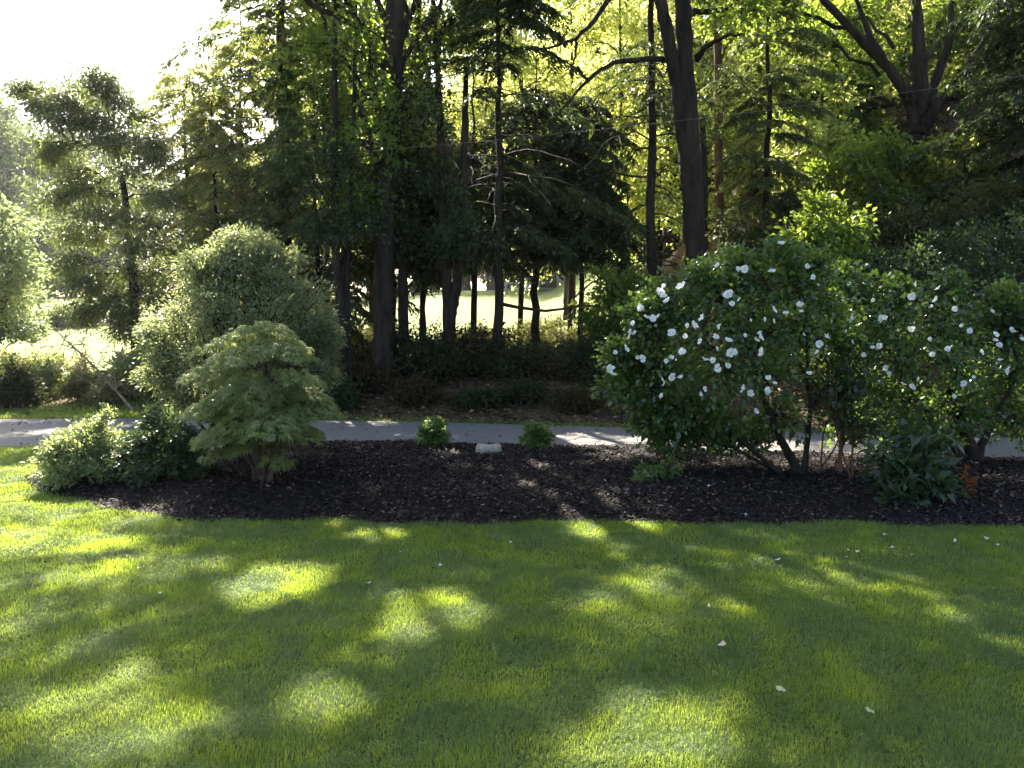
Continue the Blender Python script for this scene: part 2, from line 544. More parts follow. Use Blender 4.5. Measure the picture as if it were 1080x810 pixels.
def grass():
    mb = MB()
    zones = []
    # near lawn in bands of distance
    for y0, y1, dens, w, L in ((2.2, 3.6, 26000, .0020, .034), (3.6, 5.2, 19000, .0025, .035), (5.2, 7.2, 12000, .0033, .037), (7.2, 10.6, 6000, .0050, .042)):
        xr = .62 * y1 + 1.3
        xl = -xr
        n = int((xr - xl) * (y1 - y0) * dens)
        x = rng.uniform(xl, xr, n)
        y = rng.uniform(y0, y1, n)
        k = (y < bed_front(x) + rng.normal(.0, .025, n)) & (y < road_near(x) - .03)
        zones.append((x[k], y[k], w, L, 0.004))
    # verge beyond the driveway on the left
    n = 26000
    x = rng.uniform(-13, -3.5, n)
    y = road_far(x) + np.abs(rng.normal(.1, .7, n))
    zones.append((x, y, .010, .09, None))
    n = 6000
    x = rng.uniform(-3.5, 5, n)
    y = road_far(x) + np.abs(rng.normal(.05, .2, n))
    zones.append((x, y, .009, .07, None))
    for x, y, w, L, z in zones:
        n = len(x)
        z = T(x, y) - .01 if z is None else np.full(n, z)
        a = rng.uniform(0, 6.28, n) 
        lean = vnoise(x, y, 4.4, 21) * 2.6 + vnoise(x, y, 11.0, 22) * 1.2
        a = np.where(rng.random(n) < .52, lean + rng.normal(0, .6, n), a)
        dd = np.stack([np.cos(a), np.sin(a), 0 * a], -1)
        ss = np.stack([-np.sin(a), np.cos(a), 0 * a], -1)
        ll = L * rng.uniform(.55, 1.25, n) * np.clip(1 + .20 * vnoise(x, y, 1.1, 31) + .26 * vnoise(x, y, 8.0, 32), .45, 1.7)
        bend = rng.uniform(.4, 1.6, n) * np.clip(1 + .55 * vnoise(x, y, 5.5, 33), .4, 1.7)
        ww = w * rng.uniform(.7, 1.3, n)
        p = np.stack([x, y, z], -1)
        up = np.array([[0, 0, 1.]])
        m_ = p + up * (ll * .55)[:, None] + dd * (ll * .22 * bend)[:, None]
        t_ = p + up * (ll * (1 - .33 * bend))[:, None] + dd * (ll * .75 * bend)[:, None]
        h = (ww * .5)[:, None]
        v = np.stack([p - ss * h, p + ss * h, m_ + ss * h * .8, m_ - ss * h * .8, t_], 1).reshape(-1, 3)
        i = np.arange(n)[:, None] * 5
        mb.add(v, i + np.array([[0, 1, 2, 3]]), i + np.array([[3, 2, 4]]))
    tag(mb.build("grass", M['grass']), kind='stuff')


grass()


def litter():
    mb = MB()
    n = 60000
    x = rng.uniform(-10, 14, n)
    y = rng.uniform(11, 24, n)
    k = (y > road_far(x) + .05) & (rng.random(n) < np.where(x < -4, .4, 1))
    x, y = x[k], y[k]
    n = len(x)
    m_ = 700
    xd = rng.uniform(-9, 9, m_)
    fr = np.where(rng.random(m_) < .6, 1 - np.abs(rng.normal(0, .10, m_)), rng.random(m_))
    yd = road_near(xd) + (road_far(xd) - road_near(xd)) * np.clip(fr, .02, 1)
    x, y = np.concatenate([x, xd]), np.concatenate([y, yd])
    n = len(x)
    p = np.stack([x, y, T(x, y) + np.where(y < road_far(x), .035, 0) + rng.uniform(0, .04, n) * np.where(y < road_far(x), .2, 1)], -1)
    a = rng.uniform(0, 6.28, n)
    d = np.stack([np.cos(a), np.sin(a), rng.normal(0, .3, n)], -1)
    nn = unit(np.stack([rng.normal(0, .4, n), rng.normal(0, .4, n), np.ones(n)], -1))
    L = rng.uniform(.05, .11, n) * np.where(y < road_far(x), .6, 1)
    leaves(mb, p, d, nn, L, L * .6, .15, .1, True)
    tag(mb.build("leaf_litter", M['litter_leaf']), kind='stuff')


litter()


# ------------------------------------------------------------------ growing plants
def curve(p0, p1, n, sag, rng, wig=.05):
    """paths from p0 to p1 (m,3): n points, raised in the middle by sag * length"""
    p0, p1 = np.atleast_2d(p0), np.atleast_2d(p1)
    t = np.linspace(0, 1, n)[None, :, None]
    q = p0[:, None, :] * (1 - t) + p1[:, None, :] * t
    ln = np.linalg.norm(p1 - p0, axis=1)[:, None, None]
    bow = np.sin(math.pi * t)
    q = q + bow * ln * np.array([0, 0, 1.])[None, None, :] * np.broadcast_to(np.asarray(sag, float).reshape(-1, 1, 1), (len(p0), 1, 1))
    w = rng.normal(0, wig, q.shape) * ln
    w[:, 0] = 0
    w[:, -1] = 0
    return q + w


def lobe_growth(rng, starts, lobes, nsub, nleaf, sig, shell=.45, limb_r=.05, twig_r=.008, sag=.1, upturn=.2):
    """limbs from starts[i] to each lobe (cx,cy,cz,rx,ry,rz); twigs spread in the lobe; leaf sites along the twigs"""
    limbs, limbr, tw, twr, lp, ld = [], [], [], [], [], []
    for st, lb in zip(starts, lobes):
        c, r = np.array(lb[:3], float), np.array(lb[3:6], float)
        lim = curve(st, c, 7, sag, rng, .035)[0]
        limbs.append(lim)
        limbr.append(np.linspace(limb_r, limb_r * .35, 7) * (.8 + .5 * rng.random()))
        k = max(4, int(nsub * (lb[6] if len(lb) > 6 else 1)))
        u = unit(rng.normal(0, 1, (k, 3)))
        rad = (shell + (1 - shell) * rng.random((k, 1)) ** .7)
        tgt = c + u * r * rad
        j = rng.integers(3, 7, k)
        s0 = lim[j]
        paths = curve(s0, tgt, 5, upturn * rng.normal(.5, .5, k), rng, .06)
        tw.append(paths)
        twr.append(np.linspace(1, .3, 5)[None, :] * twig_r * (1.0 + rng.random((k, 1))))
        t = rng.uniform(.3, 1.08, (k, nleaf))
        seg = np.clip(t * 4, 0, 3.999)
        a = seg.astype(int)
        fr = (seg - a)[..., None]
        fr = np.where(t[..., None] > 1, fr + (t[..., None] - 1) * 4, fr)
        ki = np.arange(k)[:, None]
        q = paths[ki, a] * (1 - fr) + paths[ki, a + 1] * fr
        dirs = unit(paths[ki, a + 1] - paths[ki, a])
        q = q + rng.normal(0, sig, q.shape) * np.array([1, 1, .7])
        lp.append(q.reshape(-1, 3))
        ld.append((dirs * .7 + .6 * unit(q - c) + rng.normal(0, .6, q.shape)).reshape(-1, 3))
    return limbs, limbr, tw, twr, np.concatenate(lp), np.concatenate(ld)


def rand_normal(rng, n, up=1.0, sp=.6):
    return unit(rng.normal(0, sp, (n, 3)) + np.array([[0, 0, up]]))


def broadleaf(name, label, cat, base, trunks, starts_lobes, mat, bark, leaf=(.09, .055), nsub=26, nleaf=26, sig=.16, limb_r=.07,
              twig_r=.010, seed=0, group=None, carved=True, simple=True, shell=.35, k=10, crown_name='crown', extra=None, sag=.1, upturn=.2, up=1., droop=.2):
    rng = np.random.default_rng(seed)
    root = thing(name, label, cat, base, group)
    tb = MB()
    for pts, rad in trunks:
        pts = np.array(pts, float)
        rad = np.array(rad, float)
        t = np.linspace(0, 1, len(pts))
        tt = np.unique(np.concatenate([np.linspace(0, .12, 8), np.linspace(0, 1, max(18, len(pts) * 6))]))
        q = np.stack([np.interp(tt, t, pts[:, i]) for i in range(3)], -1)
        q[1:-1] += rng.normal(0, .012, q[1:-1].shape) * np.interp(tt, t, rad)[1:-1, None] * 4
        rq = np.interp(tt, t, rad)
        dz = q[:, 2] - q[0, 2]
        rq = rq * (1 + .45 * np.exp(-np.maximum(dz, 0) / .22))
        tubes(tb, q, rq, k, .05, rng)
    if trunks: tb.build("trunk", bark, root, smooth=True, origin=base)
    starts = [s for s, l in starts_lobes]
    lobes = [l for s, l in starts_lobes]
    if lobes:
        limbs, limbr, tw, twr, lp, ld = lobe_growth(rng, starts, lobes, nsub, nleaf, sig, shell, limb_r, twig_r, sag, upturn)
        wb = MB()
        tubes(wb, np.array(limbs), np.array(limbr), 6, .04, rng)
        for a, b in zip(tw, twr):
            if carved is True:
                kt = carve(a[:, 2], rng, 2.2) & carve(a[:, 4], rng, 2.2) & carve(a[:, 3], rng, 2.2)
                a, b = a[kt], b[kt]
            if len(a): tubes(wb, a, b, 3, cap=False)
        wb.build("branches", bark, root, smooth=True, origin=base)
        if carved:
            kp = carve(lp, rng)
            if carved is not True: kp |= rng.random(len(lp)) > carved
            lp, ld = lp[kp], ld[kp]
        ok = lp[:, 2] > T(lp[:, 0], lp[:, 1]) + .03
        lp, ld = lp[ok], ld[ok]
        n = len(lp)
        lb = MB()
        L = leaf[0] * rng.uniform(.6, 1.3, n)
        leaves(lb, lp, ld, rand_normal(rng, n, up), L, L * leaf[1] / leaf[0], .12, droop, simple)
        lb.build(crown_name, mat, root, origin=base)
    if extra: extra(root, rng)
    return root


def hemlock(name, label, base, H, z0, Lmax, mat, bark, seed=0, trunk_r=.12, nb=70, lean=(0, 0), group=None, carved=True, droop=.30, spray=(.13, .034),
            sparse=1.0, dead=0, side=None, nsec=13, ntip=26, power=.5):
    rng = np.random.default_rng(seed)
    base = np.array(base, float)
    root = thing(name, label, "tree", base, group)
    zz = np.linspace(0, 1, 18)
    tr = base + np.stack([lean[0] * zz ** 1.4, lean[1] * zz ** 1.4, H * zz], -1)
    tr[1:-1, :2] += rng.normal(0, .02, (16, 2))
    tb = MB()
    tubes(tb, tr, np.maximum(trunk_r * (1 - zz * .92), .01), 9, .03, rng)
    tb.build("trunk", bark, root, smooth=True, origin=base)
    t = np.sort(rng.uniform(z0 / H, .99, nb))
    az = np.arange(nb) * 2.399 + rng.normal(0, .35, nb)
    rel = (t - z0 / H) / (1 - z0 / H)
    Lb = Lmax * (1 - rel * .93) ** power * rng.uniform(.45, 1.2, nb) * np.clip(.55 + rel * 4, 0, 1)
    if side is not None: Lb = Lb * (1 + side[1] * np.cos(az - side[0]))
    p0 = np.stack([np.interp(t, zz, tr[:, i]) for i in range(3)], -1)
    hz = np.stack([np.cos(az), np.sin(az), 0 * az], -1)
    n = 8
    s = np.linspace(0, 1, n)[None, :, None]
    rise = (.16 * rng.random(nb) + .22 * rel)[:, None, None]
    path = p0[:, None, :] + hz[:, None, :] * Lb[:, None, None] * s + np.array([0, 0, 1.]) * Lb[:, None, None] * (rise * s - (droop + rise * .8) * s ** 2.2)
    path[:, 1:] += rng.normal(0, .012, path[:, 1:].shape) * Lb[:, None, None]
    wb = MB()
    tubes(wb, path, np.linspace(1, .2, n)[None, :] * (.006 + .006 * Lb[:, None]), 4, cap=False)
    # secondary twigs, alternating sides
    sec = nsec * 2
    ts = np.tile(np.linspace(.16, 1.0, nsec), 2)[None, :] + rng.uniform(-.03, .03, (nb, sec))
    ts = np.clip(ts, 0, .999)
    sg = np.concatenate([np.ones(nsec), -np.ones(nsec)])[None, :]
    seg = ts * (n - 1)
    a = seg.astype(int)
    fr = (seg - a)[..., None]
    bi = np.arange(nb)[:, None]
    q0 = path[bi, a] * (1 - fr) + path[bi, a + 1] * fr
    tang = unit(path[bi, a + 1] - path[bi, a])
    lat = unit(np.cross(tang, np.array([0, 0, 1.]))) * sg[..., None]
    ls = Lb[:, None] * .42 * (1.08 - ts) ** .6 * rng.uniform(.6, 1.2, ts.shape) + .08
    dead_mask = (np.arange(nb) < dead)
    d2 = unit(tang * .75 + lat * .8 + rng.normal(0, .12, tang.shape) + np.array([0, 0, -.18]))
    m = 4
    u = np.linspace(0, 1, m)[None, None, :, None]
    sp = q0[:, :, None, :] + d2[:, :, None, :] * ls[..., None, None] * u - np.array([0, 0, 1.]) * ls[..., None, None] * .28 * u ** 2
    keepb = rng.random((nb, sec)) < sparse
    S2 = sp.reshape(-1, m, 3)
    sel = S2[rng.random(len(S2)) < .5]
    if carved: sel = sel[carve(sel[:, 1], rng, 2.2)]
    tubes(wb, sel, np.array([.006, .005, .004, .002])[None, :].repeat(len(sel), 0), 3, cap=False)
    wb.build("branches", bark, root, smooth=True, origin=base)
    live = keepb & ~dead_mask[:, None]
    Lp = sp[live]
    dd = d2[live]
    lsl = ls[live]
    k = len(Lp)
    uu = rng.uniform(.02, 1.0, (k, ntip)) * (m - 1)
    ai = np.minimum(uu.astype(int), m - 2)
    f2 = (uu - ai)[..., None]
    ki = np.arange(k)[:, None]
    pp = Lp[ki, ai] * (1 - f2) + Lp[ki, ai + 1] * f2
    use = rng.random((k, ntip)) < np.clip(lsl / .5, .25, 1)[:, None]
    sd = np.where(rng.random((k, ntip)) < .5, 1, -1)[..., None]
    lt = unit(np.cross(dd, np.array([0, 0, 1.])))[:, None, :] * sd
    ld = unit(dd[:, None, :] * .8 + lt * .75 + rng.normal(0, .22, pp.shape) + np.array([0, 0, -.12]))
    pp = pp + rng.normal(0, .012, pp.shape)
    pp, ld = pp[use], ld[use]
    if carved:
        kp = carve(pp, rng)
        pp, ld = pp[kp], ld[kp]
    lb = MB()
    L = spray[0] * rng.uniform(.6, 1.3, len(pp))
    leaves(lb, pp, ld, rand_normal(rng, len(pp), 1., .35), L, L * spray[1] / spray[0], .05, .25, True)
    lb.build("crown", mat, root, origin=base)
    return root


def gnd(px, Y, up=0.0):
    x = (px - CX) / F * Y / _c
    x = P(px, 405, Y)[0]
    return np.array([x, Y, float(T(x, Y)) + up])


def trunk_px(pts, Y, top=None):
    """trunk path through photo points (px, py, half width px) at distance Y; the first reaches the ground; top=(dx, z, r) adds a point above"""
    q, r = [], []
    for (a, b, w) in pts:
        q.append(P(a, b, Y))
        r.append(w * Y / F)
    while len(q) > 1 and q[0][2] < float(T(q[0][0], q[0][1])) + .25: q.pop(0); r.pop(0)
    b = q[0].copy()
    b[2] = float(T(b[0], b[1])) - .12
    q.insert(0, b)
    r.insert(0, r[0] * 1.25)
    if top:
        l = q[-1].copy()
        l[0] += top[0]
        l[2] = top[1]
        q.append(l)
        r.append(top[2])
    return q, r


def auto_lobes(rng, tp, z0, z1, R, n, r=(1.3, 2.0), yoff=0, flat=.65, xb=0.):
    """lobes round a trunk path between heights z0 and z1"""
    tp = np.array(tp)
    out = []
    for i in range(n):
        z = z0 + (z1 - z0) * (i + .5) / n + rng.normal(0, .3)
        a = i * 2.399 + rng.normal(0, .4)
        rel = (z - z0) / max(z1 - z0, .1)
        rr = R * (1 - .5 * rel) * math.sqrt(rng.uniform(.15, 1))
        zs = max(z - rr * .45, tp[0, 2] + 1.2)
        st = np.array([np.interp(zs, tp[:, 2], tp[:, j]) for j in range(3)])
        c = np.array([np.interp(z, tp[:, 2], tp[:, j]) for j in range(3)])
        q = rng.uniform(*r)
        out.append((st, (c[0] + math.cos(a) * rr + xb, c[1] + math.sin(a) * rr + yoff, z, q, q, q * flat)))
    return out


# ------------------------------------------------------------------ trees in the first row
R0 = np.random.default_rng(5)

# big trunk left of centre
tq, trd = trunk_px([(409, 425, 12), (404, 330, 10.5), (405, 200, 10), (413, 100, 10), (417, 0, 10)], 15.0, (.2, 14.5, .05))
lob = auto_lobes(R0, tq, 8.7, 14.5, 4.2, 16)
at = lambda z: np.array([np.interp(z, np.array(tq)[:, 2], np.array(tq)[:, j]) for j in range(3)])
lob += [(at(6), (-6.6, 15.2, 8.6, 1.9, 1.8, 1.0)), (at(6.4), (-8.4, 14.6, 9.6, 1.9, 1.8, 1.1)), (at(6.4), (-7.2, 14.2, 10.6, 1.9, 1.6, 1.1)),  # wide lobes above the view, added so their shade covers the lawn
        (at(6.5), (-5.2, 14.2, 9.8, 1.7, 1.6, 1.1)), (at(7), (-9.2, 15.3, 11.3, 1.8, 1.6, 1.1)), (at(5.6), (-3.6, 14.8, 8.0, 1.5, 1.4, .9)),
        (at(5.6), (-.6, 14.7, 8.0, 1.6, 1.5, 1.0)), (at(6), (.6, 14.6, 9.6, 1.6, 1.5, 1.0)), (at(6), (-1.4, 14.2, 10.0, 1.6, 1.5, 1.0)),
        (at(4.0), P(360, 60, 15.4).tolist() + [1.1, 1.0, .9, .26]), (at(4.2), P(350, 130, 15.8).tolist() + [.8, .8, .7, .26]), (at(4.4), P(455, 60, 15.3).tolist() + [.8, .8, .8, .26]),
        (at(4.4), P(450, 130, 15.5).tolist() + [.8, .8, .7, .26]), (at(4.4), P(385, 30, 14.6).tolist() + [.9, .9, .7, .26]), (at(4.0), P(395, 150, 14.5).tolist() + [.5, .4, .4, .26]), (at(4.6), P(430, 100, 14.4).tolist() + [.5, .4, .4, .26]), (at(3.4), P(375, 210, 14.8).tolist() + [.6, .5, .5, .26]), (at(4.8), P(340, 40, 15.6).tolist() + [.9, .8, .7, .26]), (at(4.8), P(480, 20, 15.6).tolist() + [.8, .8, .6, .26]), (at(4.2), P(330, 110, 16.0).tolist() + [.8, .7, .6, .26])]
broadleaf("big_tree", "tallest thick dark trunk left of centre, two leafy stems rising beside it", "tree", gnd(409, 15.0), [(tq, trd)], lob, M['maple'], M['bark'],
          leaf=(.095, .066), nsub=36, nleaf=100, sig=.24, limb_r=.05, seed=1, k=14)

# double trunk right of centre
tqa, tra = trunk_px([(745, 420, 13), (735, 290, 11), (730, 200, 11.5), (727, 140, 10.5), (722, 60, 8.5), (720, 0, 8)], 15.0, (-.3, 14.0, .05))
tqb, trb = [P(728, 200, 15.02), P(722, 150, 15.0), P(714, 90, 14.95), P(703, 30, 14.9), P(696, 0, 14.9), np.array([2.0, 14.9, 13.0])], [.13, .13, .12, .11, .10, .04]
at = lambda z: np.array([np.interp(z, np.array(tqa)[:, 2], np.array(tqa)[:, j]) for j in range(3)])
lob = auto_lobes(R0, tqa, 8.8, 14, 3.8, 15)
lob += [(at(6.8), P(800, 10, 14.4).tolist() + [.5, .5, .35, .26]), (at(7.2), (.8, 14.3, 8.6, 1.7, 1.5, 1.0)), (at(7.5), (-.4, 14.6, 10.6, 1.7, 1.5, 1.0)), (at(7.5), (1.4, 14.4, 10.8, 1.7, 1.5, 1.1))]  # the large lobes sit out of view, set there to shade the lawn


def bare_limbs(root, rng):
    wb = MB()
    for pts, r in (([(700, 62, 0), (650, 64, 0), (630, 75, 0), (610, 95, 0), (590, 118, 0)], .055), ([(645, -5, 0), (625, 25, 0), (608, 40, 0), (585, 50, 0), (565, 52, 0)], .06),
                   ([(608, 40, 0), (606, 60, 0), (603, 80, 0)], .03), ([(735, 62, 0), (745, 48, 0), (765, 38, 0), (785, 36, 0)], .06)):
        q = np.array([P(a, b, 15 - .35 * i) for i, (a, b, c) in enumerate(pts)])
        if pts[0][0] == 645: q = np.concatenate([[at(7.6)], q])
        t = np.linspace(0, 1, len(q))
        tt = np.linspace(0, 1, 14)
        q = np.stack([np.interp(tt, t, q[:, i]) for i in range(3)], -1) + rng.normal(0, .012, (14, 3))
        tubes(wb, q, np.linspace(r, r * .25, 14), 6)
    wb.build("bare_limb", M['bark'], root, smooth=True, origin=gnd(745, 15.0))


broadleaf("forked_tree", "dark forked trunk with two stems leaning apart behind the white flowering shrub", "tree", gnd(745, 15.0), [(tqa, tra), (tqb, trb)], lob, M['maple'], M['bark'],
          leaf=(.095, .066), nsub=36, nleaf=100, sig=.24, limb_r=.05, seed=2, k=14, extra=bare_limbs)

# slim trunks of the dark middle group
for (pts, Y, top, lb, name, label, seed) in (
        ([(426, 390, 6), (425, 300, 5.2), (426, 240, 5), (431, 150, 4.2), (438, 60, 3.4)], 15.6, (.3, 10, .03), [(440, 190, 1.0), (425, 250, .8), (400, 215, .8), (455, 120, .9), (450, 40, 1.0)],
         "slim_tree", "slim straight dark trunk close beside the tallest thick trunk", 21),
        ([(473, 380, 6), (473, 330, 5.6), (468, 260, 4.6), (465, 160, 4), (462, 80, 3)], 15.4, (-.2, 9, .03), [(480, 200, 1.0), (465, 120, .9), (500, 250, .8), (475, 260, .6)],
         "twin_stem_tree", "dark V shaped pair of slim stems rising from the undergrowth in the middle", 22),
        ([(358, 420, 6), (360, 330, 5), (354, 260, 4.5), (352, 150, 4)], 14.6, (.1, 8, .02), [(350, 170, .9), (345, 230, .8), (380, 240, .7), (330, 190, .8)],
         "thin_tree", "two thin dark stems standing together behind the lace leaved maple", 23)):
    q, r = trunk_px(pts, Y, top)
    tr = [(q, r)]
    if name == "twin_stem_tree":
        tr.append(([P(473, 362, 15.42), P(475, 335, 15.41), P(482, 300, 15.4), P(488, 240, 15.4), P(490, 140, 15.5), P(492, 60, 15.6)], [.10, .10, .095, .085, .07, .04]))
    if name == "thin_tree":
        q2, r2 = trunk_px([(370, 430, 4), (366, 330, 3.5), (366, 250, 3), (372, 160, 2.5)], 14.7, (.1, 7, .02))
        tr.append((q2, r2))
    a = np.array(q)
    sl = []
    for (lx_, ly_, rr) in lb:
        c = P(lx_, ly_, Y - .2)
        zs = max(c[2] - .6, 2)
        sl.append((np.array([np.interp(zs, a[:, 2], a[:, j]) for j in range(3)]), (*c, rr, rr, rr * .7)))
    broadleaf(name, label, "tree", gnd(pts[0][0], Y), tr, sl, M['hemlock'], M['bark'], leaf=(.085, .045), nsub=34, nleaf=34, sig=.12, limb_r=.035, twig_r=.006, seed=seed, droop=.35)

# hemlocks: px, Y, height, lowest branch, branch length, ...
qf, rf_ = trunk_px([(140, 395, 5), (142, 330, 4.5), (138, 250, 4), (128, 180, 2.4), (118, 140, 1.0)], 17.0)
af = np.array(qf)
slf = []
for (a, b, rr) in ((98, 85, .55), (60, 105, .5), (125, 105, .45), (82, 130, .65), (40, 115, .35), (112, 150, .6), (60, 165, .6), (135, 185, .6), (95, 200, .7), (55, 215, .5), (140, 235, .7), (100, 255, .6), (70, 250, .45), (135, 285, .65),
                   (105, 305, .6), (85, 335, .45), (130, 335, .55), (150, 310, .6), (75, 190, .6), (118, 215, .6), (20, 95, .25), (160, 150, .5), (165, 210, .6), (90, 105, .5), (110, 85, .35), (75, 95, .4), (105, 125, .5), (150, 260, .6), (125, 155, .6), (115, 320, .6), (160, 290, .6), (85, 300, .5), (100, 230, .7), (130, 350, .5), (170, 170, .6), (185, 215, .7), (165, 250, .6), (190, 270, .6), (150, 125, .4), (60, 130, .5), (50, 160, .4), (70, 285, .4), (175, 320, .6)):
    c = P(a, b, 16.8 + R0.normal(0, .5))
    zs = min(max(c[2] + .2, 1.5), 6.2)
    slf.append((np.array([np.interp(zs, af[:, 2], af[:, j]) for j in range(3)]), (*c, rr, rr, rr * .6)))
broadleaf("hemlock_tree", "feathery hemlock at far left hanging its lowest bough over the sunny lawn", "tree", gnd(132, 17.0), [(qf, rf_)], slf, M['hemlock_mid'], M['bark'],
          leaf=(.10, .028), nsub=36, nleaf=36, sig=.10, limb_r=.016, twig_r=.005, seed=31, droop=.5, carved=.2, shell=.2)
hemlock("hemlock_tree", "sunlit yellow green hemlock with a low pointed top at the edge of the open sky", gnd(203, 18.5), 6.7, .7, 2.5, M['hemlock_sunlit'], M['bark'], 32, .11, 90, (0, 0), ntip=22, sparse=.85)
hemlock("hemlock_tree", "sunlit yellow green hemlock next to the tall straight hemlock trunk", gnd(258, 19.5), 8.2, .8, 2.4, M['hemlock_sunlit'], M['bark'], 33, .12, 90, (.1, 0), ntip=22, sparse=.85)
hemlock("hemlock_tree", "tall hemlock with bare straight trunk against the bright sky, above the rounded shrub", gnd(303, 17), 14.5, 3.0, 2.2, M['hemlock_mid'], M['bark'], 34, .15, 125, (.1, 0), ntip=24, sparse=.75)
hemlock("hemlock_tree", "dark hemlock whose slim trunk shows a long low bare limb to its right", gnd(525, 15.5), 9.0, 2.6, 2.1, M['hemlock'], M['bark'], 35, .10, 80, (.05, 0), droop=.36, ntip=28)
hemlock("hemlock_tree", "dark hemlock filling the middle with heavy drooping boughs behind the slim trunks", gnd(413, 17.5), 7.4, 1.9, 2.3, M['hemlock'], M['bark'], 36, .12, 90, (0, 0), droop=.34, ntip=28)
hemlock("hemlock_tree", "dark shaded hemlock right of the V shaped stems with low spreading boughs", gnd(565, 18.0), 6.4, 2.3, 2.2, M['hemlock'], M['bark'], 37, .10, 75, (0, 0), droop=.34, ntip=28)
hemlock("dying_conifer", "thin straight conifer with drooping half bare branches left of the forked trunk", gnd(686, 16.5), 12.5, 1.6, 2.7, M['hemlock'], M['bark'], 38, .115, 90, (-.15, 0), droop=.40, ntip=14, sparse=.42, dead=22, nsec=12)
hemlock("hemlock_tree", "dense dark pyramid of a conifer right of the forked trunk", gnd(805, 17.0), 9.0, .6, 1.65, M['hemlock_mid'], M['bark'], 39, .09, 80, (-.1, 0), droop=.25, ntip=30)
hemlock("hemlock_tree", "shaded hemlock on the right slope reaching a bough in from the edge", gnd(1075, 16.0), 6.2, .6, 2.6, M['hemlock'], M['bark'], 40, .12, 85, (0, 0), droop=.3, ntip=28)


def low_limb():
    wb = MB()
    q = np.array([P(526, 320, 15.5), P(545, 324, 15.3), P(575, 328, 15.1), P(600, 325, 15.0), P(615, 322, 14.9), P(640, 324, 14.8)])
    tt = np.linspace(0, 1, 16)
    q = np.stack([np.interp(tt, np.linspace(0, 1, 6), q[:, i]) for i in range(3)], -1)
    tubes(wb, q, np.linspace(.04, .012, 16), 6)
    for o in COL.objects:
        if o.get("label", "").startswith("dark hemlock whose slim trunk"):
            wb.build("bare_limb", M['bark'], o, smooth=True, origin=np.array(o.location))


low_limb()

# spreading maple on the right slope
Yo = 20.0
qo, ro = trunk_px([(972, 165, 7), (966, 135, 6), (958, 100, 4.5), (940, 75, 4.8), (915, 50, 4.4), (890, 22, 4), (868, 0, 3.6)], Yo, (-1.2, 11.5, .04))
o2 = ([P(968, 140, Yo), P(972, 90, Yo + .1), P(968, 40, Yo + .2), P(966, 0, Yo + .3), P(964, -60, Yo + .4)], [.16, .16, .14, .12, .05])
o3 = ([P(962, 108, Yo), P(945, 85, Yo - .2), P(930, 60, Yo - .3), P(918, 40, Yo - .4), P(900, -10, Yo - .5)], [.12, .10, .09, .08, .03])
o4 = ([P(972, 140, Yo), P(990, 110, Yo - .2), P(1010, 85, Yo - .4), P(1035, 50, Yo - .6), P(1060, 0, Yo - .8)], [.12, .11, .10, .08, .03])
o5 = ([P(974, 130, Yo), P(985, 90, Yo + .4), P(1000, 50, Yo + .5), P(1004, 0, Yo + .6)], [.1, .11, .10, .06])
sl = []
for (a, b, rr, dy) in ((850, 45, 1.3, -.5), (890, 90, 1.2, -.6), (840, 110, 1.0, .3), (900, 15, 1.3, -1), (960, 60, 1.2, -1.2), (1010, 30, 1.4, -1), (1050, 80, 1.2, -1), (1020, 110, .9, -.6),
                       (800, 10, 1.2, 0), (940, -40, 1.6, 0), (860, -50, 1.7, 0), (1030, -50, 1.7, 0), (900, 130, .9, -.6), (990, -110, 1.8, 0), (850, 150, .8, 0)):
    c = P(a, b, Yo + dy)
    sl.append((P(960 + (a - 960) * .3, min(b + 35, 110), Yo), (*(P(a, b, Yo + abs(dy) * 1.4 + .4)), rr, rr * .7, rr * .7)))
broadleaf("spreading_maple", "many limbed maple spreading wide on the slope at the upper right", "tree", gnd(972, Yo), [(qo, ro), o2, o3, o4, o5], sl, M['maple'], M['bark'],
          leaf=(.14, .11), nsub=34, nleaf=26, sig=.2, limb_r=.06, seed=3, carved=False)

# thin trunks further up the slope
for (pts, Y, top, lb, label, bk, seed) in (
        ([(759, 230, 5), (758, 150, 4.5), (758, 90, 4.2), (757, 30, 4)], 22, (0, 12, .04), [(760, 10, 1.2), (745, -40, 1.5), (785, 30, 1.0)], "thin reddish trunk standing alone behind the forked trunk", M['bark_red'], 51),
        ([(1063, 140, 6), (1062, 100, 5.5), (1064, 40, 5), (1065, 0, 5)], 22, (0, 13, .04), [(1060, 20, 1.2), (1090, -20, 1.5), (1040, -30, 1.4), (1075, 70, .9)], "straight dark trunk at the right edge above the orange leaf litter", M['bark'], 52),
        ([(743, 240, 4), (742, 160, 3.6), (741, 125, 3)], 21, None, [], "short broken dead trunk beside the forked trunk", M['bark'], 53),
        ([(1043, 150, 3), (1042, 115, 2.4), (1040, 60, 2)], 21, (0, 8.5, .02), [(1040, 40, .9), (1025, 0, 1.)], "slender sapling trunk left of the trunk at the right edge", M['bark'], 54)):
    q, r = trunk_px(pts, Y, top)
    a = np.array(q)
    sl = [(np.array([np.interp(P(x, y, Y)[2] - .8, a[:, 2], a[:, j]) for j in range(3)]), (*P(x, y, Y), rr, rr, rr * .7)) for (x, y, rr) in lb]
    broadleaf("dead_tree" if not lb else "thin_tree", label, "tree", gnd(pts[0][0], Y), [(q, r)], sl, M['maple'], bk, leaf=(.14, .10), nsub=30, nleaf=24, sig=.2, limb_r=.04, seed=seed, carved=False)


